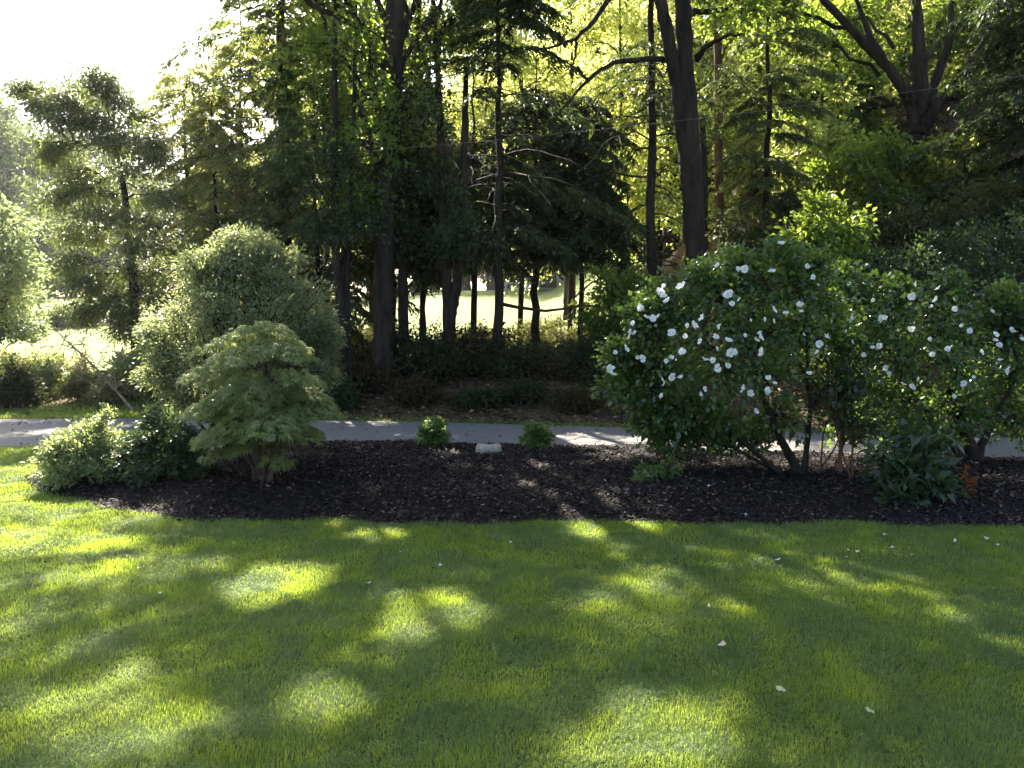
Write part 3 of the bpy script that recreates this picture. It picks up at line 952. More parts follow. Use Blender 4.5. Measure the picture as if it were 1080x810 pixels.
for i, (px, Y, H_, z0_, mt) in enumerate(((345, 23.0, 10.5, 3.6, 'maple_backlit'), (392, 25.0, 12.0, 4.2, 'maple'), (445, 23.5, 11.0, 4.0, 'maple_backlit'), (500, 25.5, 12.5, 4.4, 'maple_backlit'),
                                          (548, 22.5, 10.5, 4.2, 'maple_backlit'), (600, 24.5, 12.0, 4.0, 'maple_backlit'), (318, 26.0, 10.0, 3.8, 'maple_backlit'), (650, 24.0, 11.0, 3.5, 'maple_backlit'))):
    b = gnd(px, Y)
    tp_ = [b + [0, 0, -.1], b + [.1, 0, H_ * .4], b + [0, .2, H_ * .95]]
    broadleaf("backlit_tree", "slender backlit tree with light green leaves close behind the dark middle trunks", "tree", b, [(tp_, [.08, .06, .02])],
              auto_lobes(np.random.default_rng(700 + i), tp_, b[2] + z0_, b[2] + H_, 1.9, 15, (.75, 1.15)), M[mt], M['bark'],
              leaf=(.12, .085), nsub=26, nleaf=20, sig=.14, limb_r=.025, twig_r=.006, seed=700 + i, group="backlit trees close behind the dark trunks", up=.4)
for i, (px, Y, H_, L_, lbl) in enumerate(((232, 17.2, 5.6, 2.0, "feathery evergreen directly behind the rounded grey green shrub"),
                                              (336, 16.4, 6.6, 2.0, "feathery evergreen behind the two thin stems, left of the tallest trunk"))):
    hemlock("hemlock_tree", lbl, gnd(px, Y), H_, .8, L_, M['hemlock_sunlit' if i == 0 else 'hemlock_mid'], M['bark'], 740 + i, .07, 85, (0, 0), droop=.4, ntip=24, sparse=.85, power=.6)
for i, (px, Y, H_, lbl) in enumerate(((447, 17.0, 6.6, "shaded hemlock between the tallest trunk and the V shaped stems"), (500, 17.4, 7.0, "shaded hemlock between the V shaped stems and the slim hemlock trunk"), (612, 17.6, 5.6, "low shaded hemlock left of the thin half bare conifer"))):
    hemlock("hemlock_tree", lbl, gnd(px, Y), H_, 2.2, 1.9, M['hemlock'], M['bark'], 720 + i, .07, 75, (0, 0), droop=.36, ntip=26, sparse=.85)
for i, (px, Y, h, r, mt) in enumerate(((860, 19.5, 3.2, 1.3, 'maple'), (905, 22.5, 3.0, 1.3, 'maple'), (1010, 17.0, 1.5, .9, 'maple'), (925, 18.0, 1.3, .9, 'maple'), (1050, 21, 2.6, 1.2, 'maple'), (830, 23, 4.0, 1.5, 'maple'),
                                       (1100, 18.5, 2.6, 1.3, 'maple'), (735, 24, 4.2, 1.5, 'maple'), (1010, 26, 3, 1.6, 'maple'), (660, 21, 4.0, 1.4, 'maple'))):
    b = gnd(px, Y)
    tp_ = [b + [0, 0, -.1], b + [.05, 0, h * .5], b + [0, .1, h]]
    broadleaf("understory_tree", "small leafy understory tree among the trunks on the right slope", "tree", b, [(tp_, [.05, .035, .015])], auto_lobes(np.random.default_rng(300 + i), tp_, b[2] + h * .3, b[2] + h * 1.15, r, 7, (r * .45, r * .6)), M['maple' if i % 2 else 'maple_backlit'], M['bark'],
              leaf=(.12, .08), nsub=18, nleaf=16, sig=.12, limb_r=.02, twig_r=.005, seed=300 + i, carved=False, group="understory trees on the right slope")


# ------------------------------------------------------------------ bright trees behind, and the far wood
def proto_tree(name, label, H, R, z0, mat, leaf, seed, nl=16, nsub=34, nleaf=15, group=None):
    rng = np.random.default_rng(seed)
    tp = [np.array([0, 0, -.4]), np.array([.05, 0, H * .3]), np.array([-.1, .1, H * .6]), np.array([0, 0, H * .93])]
    lob = auto_lobes(rng, tp, z0, H * .93, R, nl, (H * .11, H * .17), 0, .75)
    return broadleaf(name, label, "tree", np.zeros(3), [(tp, [.025 * H, .019 * H, .013 * H, .03])], lob, mat, M['bark'], leaf=leaf, nsub=nsub, nleaf=nleaf, sig=.03 * H * .8, limb_r=.006 * H,
                     twig_r=.0012 * H, seed=seed, carved=False, group=group, shell=.3, up=.25)


def copy_tree(src, parent=None):
    c = src.copy()
    COL.objects.link(c)
    if parent is not None: c.parent = parent
    for ch in list(src.children): copy_tree(ch, c)
    return c


protoA = proto_tree("bright_tree", "", 15, 4.2, 3.2, M['maple_backlit'], (.21, .15), 61, 18)
protoB = proto_tree("bright_tree", "", 14, 3.8, 2.6, M['maple_backlit'], (.19, .14), 62, 18)
protoC = proto_tree("bright_tree", "", 16, 4.0, 4.5, M['maple'], (.20, .15), 63, 16)
used = set()
GB = "sunlit trees standing behind the first row of trunks"
LB = "sunlit yellow green tree standing behind the dark first row of trunks"
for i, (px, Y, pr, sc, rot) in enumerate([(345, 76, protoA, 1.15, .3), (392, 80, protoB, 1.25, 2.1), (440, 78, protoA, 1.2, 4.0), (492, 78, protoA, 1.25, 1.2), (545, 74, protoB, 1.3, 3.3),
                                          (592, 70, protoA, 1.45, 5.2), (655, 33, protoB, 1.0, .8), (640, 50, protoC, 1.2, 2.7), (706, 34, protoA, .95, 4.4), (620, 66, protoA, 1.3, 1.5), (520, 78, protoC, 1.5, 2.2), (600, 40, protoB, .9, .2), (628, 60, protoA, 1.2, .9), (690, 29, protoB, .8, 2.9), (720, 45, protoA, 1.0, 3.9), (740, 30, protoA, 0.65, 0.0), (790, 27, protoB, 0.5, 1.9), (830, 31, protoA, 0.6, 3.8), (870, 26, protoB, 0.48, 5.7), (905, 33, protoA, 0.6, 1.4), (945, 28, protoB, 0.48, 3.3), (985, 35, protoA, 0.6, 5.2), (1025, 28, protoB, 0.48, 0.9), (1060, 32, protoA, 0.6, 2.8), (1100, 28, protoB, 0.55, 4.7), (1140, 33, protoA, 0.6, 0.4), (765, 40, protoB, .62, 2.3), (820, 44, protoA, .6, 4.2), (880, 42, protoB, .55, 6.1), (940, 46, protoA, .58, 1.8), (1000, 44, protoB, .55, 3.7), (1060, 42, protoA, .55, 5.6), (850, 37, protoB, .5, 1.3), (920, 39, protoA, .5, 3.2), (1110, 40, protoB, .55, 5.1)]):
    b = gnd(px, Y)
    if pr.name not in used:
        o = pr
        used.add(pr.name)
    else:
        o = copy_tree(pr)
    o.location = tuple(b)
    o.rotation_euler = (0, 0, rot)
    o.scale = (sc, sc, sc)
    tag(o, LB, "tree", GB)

protoD = proto_tree("far_tree", "", 15, 4.6, 1.2, M['far'], (.34, .24), 64, 18, 26, 24)
protoE = proto_tree("far_tree", "", 14, 4.2, .6, M['far_dark'], (.34, .22), 65, 18, 26, 24)
for pr, lbl, grp, lst in (
        (protoD, "hazy green tree in the far wood beyond the meadow", "pale trees of the far wood", [(-70, 74, 1.1), (-10, 78, 1.25), (45, 84, 1.15), (110, 88, 1.15), (20, 66, .95), (250, 92, 1.1), (480, 90, 1.1), (700, 95, 1.2), (300, 96, 1.2), (-130, 70, 1.0), (590, 100, 1.2)]),
        (protoE, "dark green tree along the shaded far edge of the meadow", "dark trees along the meadow edge", [(60, 76, .72), (105, 77, .75), (150, 80, .85), (200, 82, .9), (25, 80, .8), (260, 80, .85), (330, 84, .8), (400, 86, .85), (640, 82, .9), (460, 84, .8), (540, 92, .9), (720, 66, .8), (800, 64, .8), (880, 62, .75), (960, 60, .75), (1040, 58, .75), (1110, 56, .8)])):
    for i, (px, Y, sc) in enumerate(lst):
        o = pr if i == 0 else copy_tree(pr)
        o.location = tuple(gnd(px, Y))
        o.rotation_euler = (0, 0, i * 1.7)
        o.scale = (sc, sc, sc)
        tag(o, lbl, "tree", grp)


# ------------------------------------------------------------------ shrubs
def shrub(name, label, base, lobes, mat, bark, leaf, nsub, nleaf, sig, seed, stems=None, group=None, limb_r=.02, twig_r=.004, simple=False, shell=.5, carved=False, cat="shrub",
          extra=None, up=.8, droop=.2, fan=.12, upturn=.2, crown_name='foliage', hubs=None):
    """lobes (dx, dy, z, rx, ry, rz) relative to the base; stems fan from the base"""
    base = np.array(base, float)
    rng = np.random.default_rng(seed)
    sl = []
    for l in lobes:
        st = base + np.array([rng.normal(0, fan), rng.normal(0, fan), -.05])
        if hubs is not None:
            hb = np.concatenate([h[len(h) // 3:] for h in hubs])
            cc_ = base + np.array(l[:3])
            hb = hb[hb[:, 2] < cc_[2] + .1] if (hb[:, 2] < cc_[2] + .1).any() else hb
            st = hb[np.argmin(np.linalg.norm(hb - cc_, axis=1) + rng.uniform(0, .25, len(hb)))]
        sl.append((st, (base[0] + l[0], base[1] + l[1], base[2] + l[2], *l[3:])))
    return broadleaf(name, label, cat, base, stems or [], sl, mat, bark, leaf, nsub, nleaf, sig, limb_r, twig_r, seed, group, carved, simple, shell, 8, crown_name, extra, .06, upturn, up, droop)


def dome_lobes(rng, w, d, h, n, r, zmin=.2, shoots=5):
    out = []
    for i in range(shoots):   # a few loose shoots break the outline
        a = rng.uniform(0, 6.28)
        u = rng.uniform(.3, 1.05)
        out.append((math.cos(a) * w * u, math.sin(a) * d * u, h * (1.12 - .62 * u * u) + rng.normal(0, .05 * h), r * .42, r * .42, r * .6, .45))
    for i in range(n):
        a = i * 2.399
        u = math.sqrt((i + .5) / n)
        z = max(zmin, h * math.sqrt(max(0, 1 - u * u * .92)) - r * .7)
        out.append((math.cos(a) * w * u * (1 - r * .2 / w), math.sin(a) * d * u, z + rng.normal(0, .06 * h), r * rng.uniform(.7, 1.2), r * rng.uniform(.7, 1.2), r * rng.uniform(.55, .85)))
    # fill
    for i in range(n // 2):
        a = i * 2.399 + 1
        u = math.sqrt(rng.random()) * .7
        out.append((math.cos(a) * w * u, math.sin(a) * d * u, max(zmin, h * rng.uniform(.25, .6)), r, r, r * .8))
    return out


# --- large white hibiscus
FLOWERS = [(472, 88), (317, 141), (449, 155), (537, 140), (547, 168), (383, 147), (638, 183), (620, 218), (517, 236), (452, 248), (430, 270), (231, 194), (176, 204), (184, 216),
           (195, 228), (130, 243), (340, 205), (283, 269), (258, 286), (160, 270), (145, 268), (208, 305), (235, 310), (312, 315), (342, 326), (277, 325), (320, 340), (418, 315),
           (411, 322), (115, 305), (102, 315), (91, 343), (130, 368), (231, 351), (193, 372), (313, 390), (342, 383), (180, 419), (202, 410), (228, 415), (182, 458), (50, 390), (60, 408),
           (384, 441), (398, 450), (432, 444), (441, 416), (416, 492), (565, 330), (583, 313), (428, 352), (352, 350), (710, 335), (695, 340), (788, 293), (790, 214), (795, 184),
           (853, 223), (856, 197), (732, 388), (790, 439), (888, 339), (934, 299), (960, 350), (1003, 334), (993, 309), (1030, 298), (1016, 394), (920, 428), (892, 460), (895, 245),
           (650, 270), (285, 372), (720, 268), (673, 357), (1058, 322), (540, 405), (245, 285), (60, 395), (355, 352), (622, 228), (1035, 304), (612, 212), (880, 344)]


def flower_mesh(seed):
    """five broad overlapping ruffled petals in an open cup, and a yellow stamen column"""
    r = np.random.default_rng(seed)
    mb = MB()
    cup = r.uniform(.5, 1.05)
    for k in range(5):
        a = k * 2 * math.pi / 5 + r.normal(0, .12)
        rows = []
        pl = r.uniform(.8, 1.12)
        for i, (u, w) in enumerate(((.06, .08), (.35, .32), (.68, .52), (.92, .46), (1.06, .18))):
            for j in (-1, -.5, 0, .5, 1):
                hh = cup * u ** .8 - .35 * max(0, u - .6) + .10 * math.sin(j * 4 + k * 2 + seed) * u + r.normal(0, .04) * u + .05 * j
                x, y = u * pl, w * j
                rows.append((x * math.cos(a) - y * math.sin(a), x * math.sin(a) + y * math.cos(a), hh))
        v = np.array(rows) * .042
        i = np.arange(25).reshape(5, 5)
        mb.add(v, np.stack([i[:-1, :-1], i[:-1, 1:], i[1:, 1:], i[1:, :-1]], -1).reshape(-1, 4))
    tubes(mb, np.array([[0, 0, .002], [0, 0, .012], [0.001, 0, .024]]), np.array([.003, .0045, .003]), 6)
    return mb


def flower_object(seed, root):
    o = flower_mesh(seed).build("flower", M['petal'], root, smooth=True)
    o.data.materials.append(M['stamen'])
    n = len(o.data.polygons)
    mi = np.zeros(n, np.int32)
    mi[80:] = 1
    o.data.polygons.foreach_set("material_index", mi)
    return o


_rr = np.random.default_rng(606)
for _k in range(46):   # smaller half open blooms between the big ones
    _a, _u = _rr.uniform(0, 6.28), math.sqrt(_rr.random())
    FLOWERS.append((330 + 300 * _u * math.cos(_a), 290 + 170 * _u * math.sin(_a)) if _k < 30 else (830 + 210 * _u * math.cos(_a), 320 + 130 * _u * math.sin(_a)))
N_BIG = len(FLOWERS) - 46

PROTO_FLOWERS = []


def add_flowers(root, lst, surf, rng):
    base = np.array(root.location)
    for i, (zx, zy) in enumerate(lst):
        px, py = zx / 2.315 + 620, zy / 2.315 + 220
        p = P(px, py, surf(px, py)) - base
        if len(PROTO_FLOWERS) < 7:
            o = flower_object(len(PROTO_FLOWERS), root)
            PROTO_FLOWERS.append(o)
        else:
            o = PROTO_FLOWERS[rng.integers(7)].copy()
            COL.objects.link(o)
            o.parent = root
        o.location = tuple(p)
        o.rotation_euler = (math.radians(rng.uniform(10, 115)), math.radians(rng.normal(0, 35)), math.radians(rng.normal(0, 60)))
        s = rng.uniform(.5, .98) if (zx, zy) in FLOWERS[:N_BIG] else rng.uniform(.35, .65)
        o.scale = (s, s, s)


def lobes_px(lst, Y, base, depth=1.0):
    out = []
    for (px, py, r, dy) in lst:
        c = P(px, py, Y + dy) - base
        rr = r * Y / F
        out.append((c[0], c[1], c[2], rr, rr * depth, rr * .85))
    return out


b1 = G(846, 512)
Y1 = 8.15
L1 = [(760, 295, 38, .1), (800, 300, 40, -.1), (845, 300, 40, 0), (720, 325, 38, 0), (690, 345, 36, 0), (760, 345, 48, -.35), (815, 350, 48, -.4), (850, 350, 40, -.2), (668, 378, 32, 0),
      (705, 385, 42, -.3), (760, 395, 46, -.45), (815, 400, 46, -.45), (680, 415, 34, -.1), (720, 430, 36, -.2), (765, 440, 36, -.2), (660, 405, 28, .2), (820, 440, 38, -.1), (700, 455, 24, .1),
      (740, 460, 26, .1), (790, 330, 50, .5), (730, 370, 50, .5), (840, 380, 45, .5), (870, 320, 36, .1), (700, 310, 22, .2), (825, 268, 18, .1), (780, 272, 16, .2), (738, 288, 16, 0), (668, 335, 16, .1), (648, 372, 16, 0), (645, 415, 16, .1), (690, 322, 14, 0), (860, 275, 18, .1), (680, 450, 18, 0), (880, 400, 34, .1), (885, 350, 32, .1), (715, 462, 22, .2), (770, 458, 24, .1), (800, 462, 20, .2), (690, 440, 26, -.1)]
hstems = []
for pts, r in (([(850, 520), (838, 490), (822, 460), (805, 420), (790, 370)], .05), ([(852, 518), (850, 480), (855, 430), (850, 350)], .035), ([(846, 515), (815, 495), (770, 470), (720, 430)], .022),
               ([(848, 515), (800, 480), (750, 440), (700, 400)], .025)):
    q = np.array([P(a, b, Y1 - .05 * i) for i, (a, b) in enumerate(pts)])
    q[0] = b1 + np.array([0, 0, -.05])
    hstems.append((q, np.linspace(r, r * .4, len(q))))


def surf1(px, py):
    d = math.sqrt(((px - 762) / 130) ** 2 + ((py - 370) / 115) ** 2)
    return Y1 - .50 - .62 * math.sqrt(max(0, 1 - min(d, 1) ** 2))


def surf2(px, py):
    d = math.sqrt(((px - 985) / 120) ** 2 + ((py - 385) / 110) ** 2)
    return 8.9 - .55 - .65 * math.sqrt(max(0, 1 - min(d, 1) ** 2))


shrub("white_hibiscus", "big spreading shrub covered in white flowers, left of its darker pair", b1, lobes_px(L1, Y1, b1), M['hibiscus'], M['bark'], (.056, .040), 27, 20, .06, 71,
      stems=hstems, hubs=[np.stack([np.interp(np.linspace(0, 1, 15), np.linspace(0, 1, len(q)), q[:, k]) for k in range(3)], -1) for q, _ in hstems], limb_r=.013, twig_r=.0035, shell=.35, extra=lambda root, rng: add_flowers(root, [f for f in FLOWERS if f[0] < 612], surf1, rng), group="white flowering hibiscus shrubs")
b2 = G(1027, 496)
Y2 = 8.9
L2 = [(900, 310, 40, .1), (935, 325, 42, -.2), (985, 335, 44, -.2), (1040, 345, 42, 0), (1085, 365, 42, .1), (905, 365, 42, -.3), (955, 375, 48, -.5), (1010, 385, 50, -.5), (1065, 400, 44, -.2),
      (910, 415, 42, -.2), (960, 425, 46, -.4), (1015, 435, 44, -.4), (1070, 440, 36, 0), (1110, 400, 40, 0), (930, 460, 34, -.2), (980, 462, 34, -.2), (890, 445, 32, .1), (960, 345, 50, .5), (1030, 400, 55, .5), (1120, 440, 36, .1), (1060, 345, 22, .2), (890, 290, 18, .1), (950, 300, 18, 0), (1000, 298, 18, .1), (1060, 312, 18, 0), (1085, 330, 16, 0)]
h2 = []
for pts, r in (([(1027, 497), (1025, 475), (1015, 450), (1000, 410)], .085), ([(1030, 497), (1035, 470), (1050, 440), (1070, 400)], .05), ([(1024, 497), (1012, 480), (990, 450), (950, 400)], .045)):
    q = np.array([P(a, b, b2[1] - .06 * i) for i, (a, b) in enumerate(pts)])
    q[0] = b2 + np.array([0, 0, -.05])
    h2.append((q, np.linspace(r, r * .4, len(q))))
shrub("white_hibiscus", "dark shaded shrub with fewer white flowers on a thick short trunk, right of its pair", b2, lobes_px(L2, Y2, b2), M['hibiscus'], M['bark'], (.058, .042), 29, 22, .06, 72, stems=h2, hubs=[np.stack([np.interp(np.linspace(0, 1, 15), np.linspace(0, 1, len(q)), q[:, k]) for k in range(3)], -1) for q, _ in h2],
      limb_r=.014, twig_r=.0035, shell=.35, extra=lambda root, rng: add_flowers(root, [f for f in FLOWERS if f[0] >= 612], surf2, rng), group="white flowering hibiscus shrubs")

# --- sapling between the two, broad leaved shrub in front
b3 = G(886, 514)
q3 = np.array([b3 + [0, 0, -.05], P(886, 480, 8.05), P(890, 440, 8.1), P(893, 390, 8.15)])
shrub("sapling", "slender reddish stemmed sapling rising between the two white flowering shrubs", b3, lobes_px([(890, 420, 30, 0), (900, 385, 30, .1), (875, 400, 28, 0), (905, 440, 28, -.1), (880, 365, 26, .2)], 8.1, b3),
      M['boxy'], M['bark_red'], (.07, .042), 18, 16, .05, 73, stems=[(q3, [.022, .019, .015, .008])], limb_r=.01, cat="tree", crown_name="crown")
b4 = G(958, 541)
shrub("broad_leaved_shrub", "low dark shrub with large drooping broad leaves at the front of the mulch", b4, lobes_px([(950, 505, 22, 0), (935, 485, 20, .1), (972, 488, 22, .1), (982, 515, 16, -.05), (945, 525, 14, -.1), (962, 462, 20, .2), (990, 470, 16, .25)], 7.0, b4),
      M['boxy'], M['bark'], (.12, .055), 13, 9, .05, 74, limb_r=.010, up=.7, droop=.45)

# --- lace leaved maple
b5 = G(273, 521)


def lace_maple():
    rng = np.random.default_rng(81)
    base = b5
    root = thing("lace_leaf_maple", "dome shaped maple with fine feathery layered leaves on a short trunk", "small tree", base)
    tb = MB()
    Yc = base[1]
    for pts, r in (([(274, 523), (275, 500), (270, 470), (262, 440)], .055), ([(284, 522), (284, 500), (292, 470), (300, 435)], .04), ([(268, 522), (268, 495), (252, 465), (238, 435)], .026), ([(278, 500), (278, 460), (272, 420), (280, 390)], .03)):
        q = np.array([P(a, b, Yc + .02 * i) for i, (a, b) in enumerate(pts)])
        tt = np.linspace(0, 1, 10)
        q = np.stack([np.interp(tt, np.linspace(0, 1, len(q)), q[:, i]) for i in range(3)], -1) + rng.normal(0, .006, (10, 3))
        tubes(tb, q, np.linspace(r, r * .5, 10), 8, .05, rng)
    tb.build("trunk", M['bark_maple'], root, smooth=True, origin=base)
    c = P(270, 450, Yc)
    # drooping pads of leaves in uneven tiers
    pads = []
    for (n_, zt, rt, pr) in ((4, 1.04, .22, .17), (7, .90, .48, .19), (9, .70, .68, .19), (10, .48, .78, .19), (9, .27, .74, .18), (8, .12, .62, .15), (6, .02, .46, .12), (8, .36, .55, .17), (7, .18, .5, .16), (5, .5, .3, .2), (4, .28, .3, .18)):
        a0 = rng.uniform(0, 6)
        for i in range(n_):
            a = a0 + i * 6.283 / n_ + rng.normal(0, .18)
            rr = rt * rng.uniform(.66, 1.16)
            pads.append((c[0] + .02 + math.cos(a) * rr * .63, c[1] + math.sin(a) * rr * .65, c[2] - .20 + zt * .98 + rng.normal(0, .07), a, pr * rng.uniform(.75, 1.2)))
    wb = MB()
    lb = MB()
    hub = P(272, 445, Yc)
    tg = np.array([p[:3] for p in pads])
    az = np.array([p[3] for p in pads])
    pr_ = np.array([p[4] for p in pads])
    st = hub + rng.normal(0, .07, (len(tg), 3)) + np.array([0, 0, .05])
    paths = curve(st, tg, 6, .16, rng, .02)
    tubes(wb, paths, np.linspace(.012, .004, 6)[None, :].repeat(len(tg), 0), 4, cap=False)
    pos, dr = [], []
    for p, a0, r in zip(tg, az, pr_):
        n = int(210 * (r / .2) ** 2)
        th = rng.uniform(0, 6.283, n)
        q0 = np.sqrt(rng.random(n)) ** .8
        o2_ = np.stack([np.cos(th), np.sin(th), 0 * th], -1)
        lobe = 1 + .25 * np.sin(th * 5 + rng.uniform(0, 6))
        q = p + o2_ * (q0 * r * lobe)[:, None] + np.array([math.cos(a0), math.sin(a0), 0])[None] * .04
        q[:, 2] += .05 - .09 * (q0 ** 2) * (r / .2) - .06 * q0 * np.cos(th - a0) * (r / .2) + rng.normal(0, .014, n)
        pos.append(q)
        dr.append(o2_ * .9 + np.array([math.cos(a0), math.sin(a0), 0])[None] * .4 + np.array([0, 0, -.3]) + rng.normal(0, .28, (n, 3)))
        k = 12
        tw_ = curve(np.repeat(p[None], k, 0), q[rng.integers(0, n, k)], 4, .05, rng, .03)
        tubes(wb, tw_, np.linspace(.004, .0015, 4)[None].repeat(k, 0), 3, cap=False)
    wb.build("branches", M['bark_maple'], root, smooth=True, origin=base)
    pos = np.concatenate(pos)
    dr = unit(np.concatenate(dr))
    n = len(pos)
    nn = rand_normal(rng, n, 1.2, .35)
    d, s, nn = frames(dr, nn)
    for k, (ang, ln) in enumerate(((-1.15, .6), (-.62, .85), (0, 1.0), (.62, .85), (1.15, .6))):
        dk = d * math.cos(ang) + s * math.sin(ang)
        L = .066 * ln * rng.uniform(.7, 1.25, n)
        leaves(lb, pos, dk, nn, L, .0115, .1, .35, True)
    lb.build("foliage", M['acer'], root, origin=base)


lace_maple()

# --- other shrubs on the left
rs = np.random.default_rng(3)
b6 = gnd(248, 9.1)
shrub("rounded_shrub", "tall rounded grey green shrub with fine leaves behind the lace leaved maple", b6,
      lobes_px([(250, 278, 34, 0), (215, 300, 34, 0), (290, 300, 36, 0), (190, 335, 34, 0), (235, 330, 40, -.35), (285, 340, 42, -.35), (320, 340, 34, 0), (175, 370, 28, 0), (215, 375, 38, -.3), (265, 385, 42, -.3), (315, 385, 36, -.1), (200, 410, 32, -.1),
                (270, 268, 24, .1), (300, 275, 20, .2), (250, 420, 40, 0), (300, 425, 36, 0), (250, 330, 46, .5), (340, 365, 20, .1), (225, 270, 22, .2), (160, 350, 16, .1), (245, 255, 20, .1), (205, 280, 20, 0), (325, 310, 26, .1), (345, 350, 18, .1), (335, 395, 24, .2), (275, 258, 16, .3), (165, 395, 20, 0), (340, 335, 18, .3)], 9.1, b6), M['fine'], M['bark'], (.050, .016), 48, 40, .045, 82,
      limb_r=.022, simple=True, shell=.4)
b7 = gnd(88, 7.95)
shrub("pale_azalea", "low rounded shrub with pale sunlit top at the left end of the mulch bed", b7, dome_lobes(rs, .40, .42, .66, 20, .17, .14, 1), M['azalea'], M['bark'], (.042, .02), 30, 24, .03, 83, limb_r=.008, twig_r=.0025)
b8 = gnd(170, 7.85)
shrub("dark_azalea", "low dark green shrub in shade between the pale shrub and the lace leaved maple", b8, dome_lobes(rs, .46, .45, .66, 18, .17, .14, 2), M['boxy'], M['bark'], (.042, .02), 30, 24, .03, 84, limb_r=.008, twig_r=.0025)
for px, Y, lbl, sd, w in ((457, 9.75, "small bright green young shrub left of the flat stone", 85, .17), (567, 9.6, "small green young shrub right of the flat stone", 86, .155)):
    b = gnd(px, Y) + np.array([0, 0, .07])
    shrub("young_shrub", lbl, b, dome_lobes(rs, w, w * .9, .33, 11, .085, .06, 9), M['young'], M['bark'], (.045, .026), 14, 16, .016, sd, limb_r=.005, twig_r=.002, group="young shrubs at the back of the mulch bed", fan=.03)
b = G(690, 520)
shrub("weedy_plant", "low leafy self sown plant in the mulch left of the flowering shrub", b, [(-.05, 0, .20, .12, .12, .08), (.12, .05, .22, .13, .12, .08), (.0, .1, .12, .16, .12, .06), (-.18, .05, .08, .1, .1, .05), (.25, -.02, .06, .12, .1, .05)],
      M['young'], M['bark'], (.05, .03), 14, 10, .03, 87, limb_r=.004, twig_r=.0018, cat="plant", fan=.04)
b = G(735, 527)
shrub("weedy_plant", "sparse low weed in the mulch under the flowering shrub", b, [(-.1, 0, .07, .14, .1, .05), (.15, .05, .06, .14, .1, .05)], M['boxy'], M['bark'], (.045, .026), 10, 8, .03, 88, limb_r=.004, twig_r=.0018, cat="plant", fan=.04)


def sword_plant(px, py, n, h, label):
    rng = np.random.default_rng(91)
    b = G(px, py)
    root = thing("sword_leaf_plant", label, "plant", b)
    mb = MB()
    for i in range(n):
        a = rng.uniform(0, 6.28)
        o = np.array([math.cos(a), math.sin(a), 0])
        L = h * rng.uniform(.6, 1.1)
        lean = rng.uniform(.1, .6)
        t = np.linspace(0, 1, 6)
        c = o[None] * (.03 + lean * L * t[:, None] ** 1.8) + np.array([0, 0, 1.]) * (L * (t - .25 * lean * t ** 2.5))[:, None]
        s = np.array([-o[1], o[0], 0]) * .011
        w = (1 - t ** 2.2)[:, None] + .03
        v = np.concatenate([c - s * w, c + s * w])
        k = np.arange(5)
        mb.add(v, np.stack([k, k + 1, k + 7, k + 6], -1))
    mb.build("leaves", M['blade'], root)


sword_plant(180, 478, 46, .85, "clump of upright sword shaped leaves behind the dark low shrub")

# dead orange stem in the mulch at the right
b = G(1021, 533)
shrub("dead_plant", "small dried up plant with orange brown leaves standing in the dark mulch", b, [(-.03, 0, .26, .02, .02, .10), (.05, .02, .17, .025, .02, .09)], M['dead_leaf'], M['bark_red'], (.045, .016), 6, 7, .008, 92, limb_r=.004, twig_r=.002, cat="plant", fan=.01, droop=.6, up=.1)

# left bank scrub beyond the driveway
GS = "sunlit scrub on the bank beyond the driveway"
for px, Y, w, h, mt, sd in ((20, 16.5, .9, .80, 'dry', 101), (48, 16.2, .6, .72, 'azalea', 102), (-30, 15.5, .9, .9, 'azalea', 103), (88, 15.2, .5, .5, 'dry', 104), (120, 14.8, .5, .42, 'dry', 105), (150, 15.5, .7, .8, 'azalea', 106), (172, 14.8, .5, .7, 'dry', 107), (75, 17.5, .7, .6, 'dry', 108), (345, 14.3, .4, .8, 'dry', 109)):
    b = gnd(px, Y)
    shrub("scrub_bush", "sunlit yellow green scrub bush on the bank beyond the driveway at left", b, dome_lobes(rs, w * .8, w * .7, h, 9, w * .34, .15), M[mt], M['bark_grey'], (.075, .032), 22, 18, .06, sd, limb_r=.010, group=GS, simple=True)
b = gnd(12, 14.6)
shrub("scrub_bush", "dark green dense bush beyond the driveway at the left edge", b, dome_lobes(rs, .5, .45, .75, 10, .24, .15), M['under'], M['bark'], (.07, .035), 24, 20, .05, 110, limb_r=.01, simple=True)

# pale dogwood-like trees at far left edge
for px, Y, h, w, mt, lbl, sd in ((-12, 26, 4.4, 1.9, 'far_pale', "pale rounded tree with whitish leaves at the left edge of the meadow", 121), (-14, 31, 2.4, 1.3, 'far_dark', "dark round bush at the left edge of the meadow", 122)):
    b = gnd(px, Y)
    shrub("edge_tree", lbl, b, [(l[0], l[1], l[2] + .6, *l[3:]) for l in dome_lobes(rs, w, w, h, 14, w * .42, .3)], M[mt], M['bark'], (.15, .08), 26, 24, .12, sd, limb_r=.03, simple=True, cat="tree", crown_name="crown")
for px, Y, w, sd in ((62, 43, 1.2, 131), (88, 44, 1.4, 132), (30, 41, 1.0, 133)):
    b = gnd(px, Y)
    shrub("meadow_shrub", "small shrub along the pale gravel path across the meadow", b, dome_lobes(rs, w, w * .6, w * .8, 8, w * .4, .2), M['far'], M['bark'], (.15, .09), 18, 16, .12, sd, limb_r=.015, simple=True, group="shrubs along the gravel path")

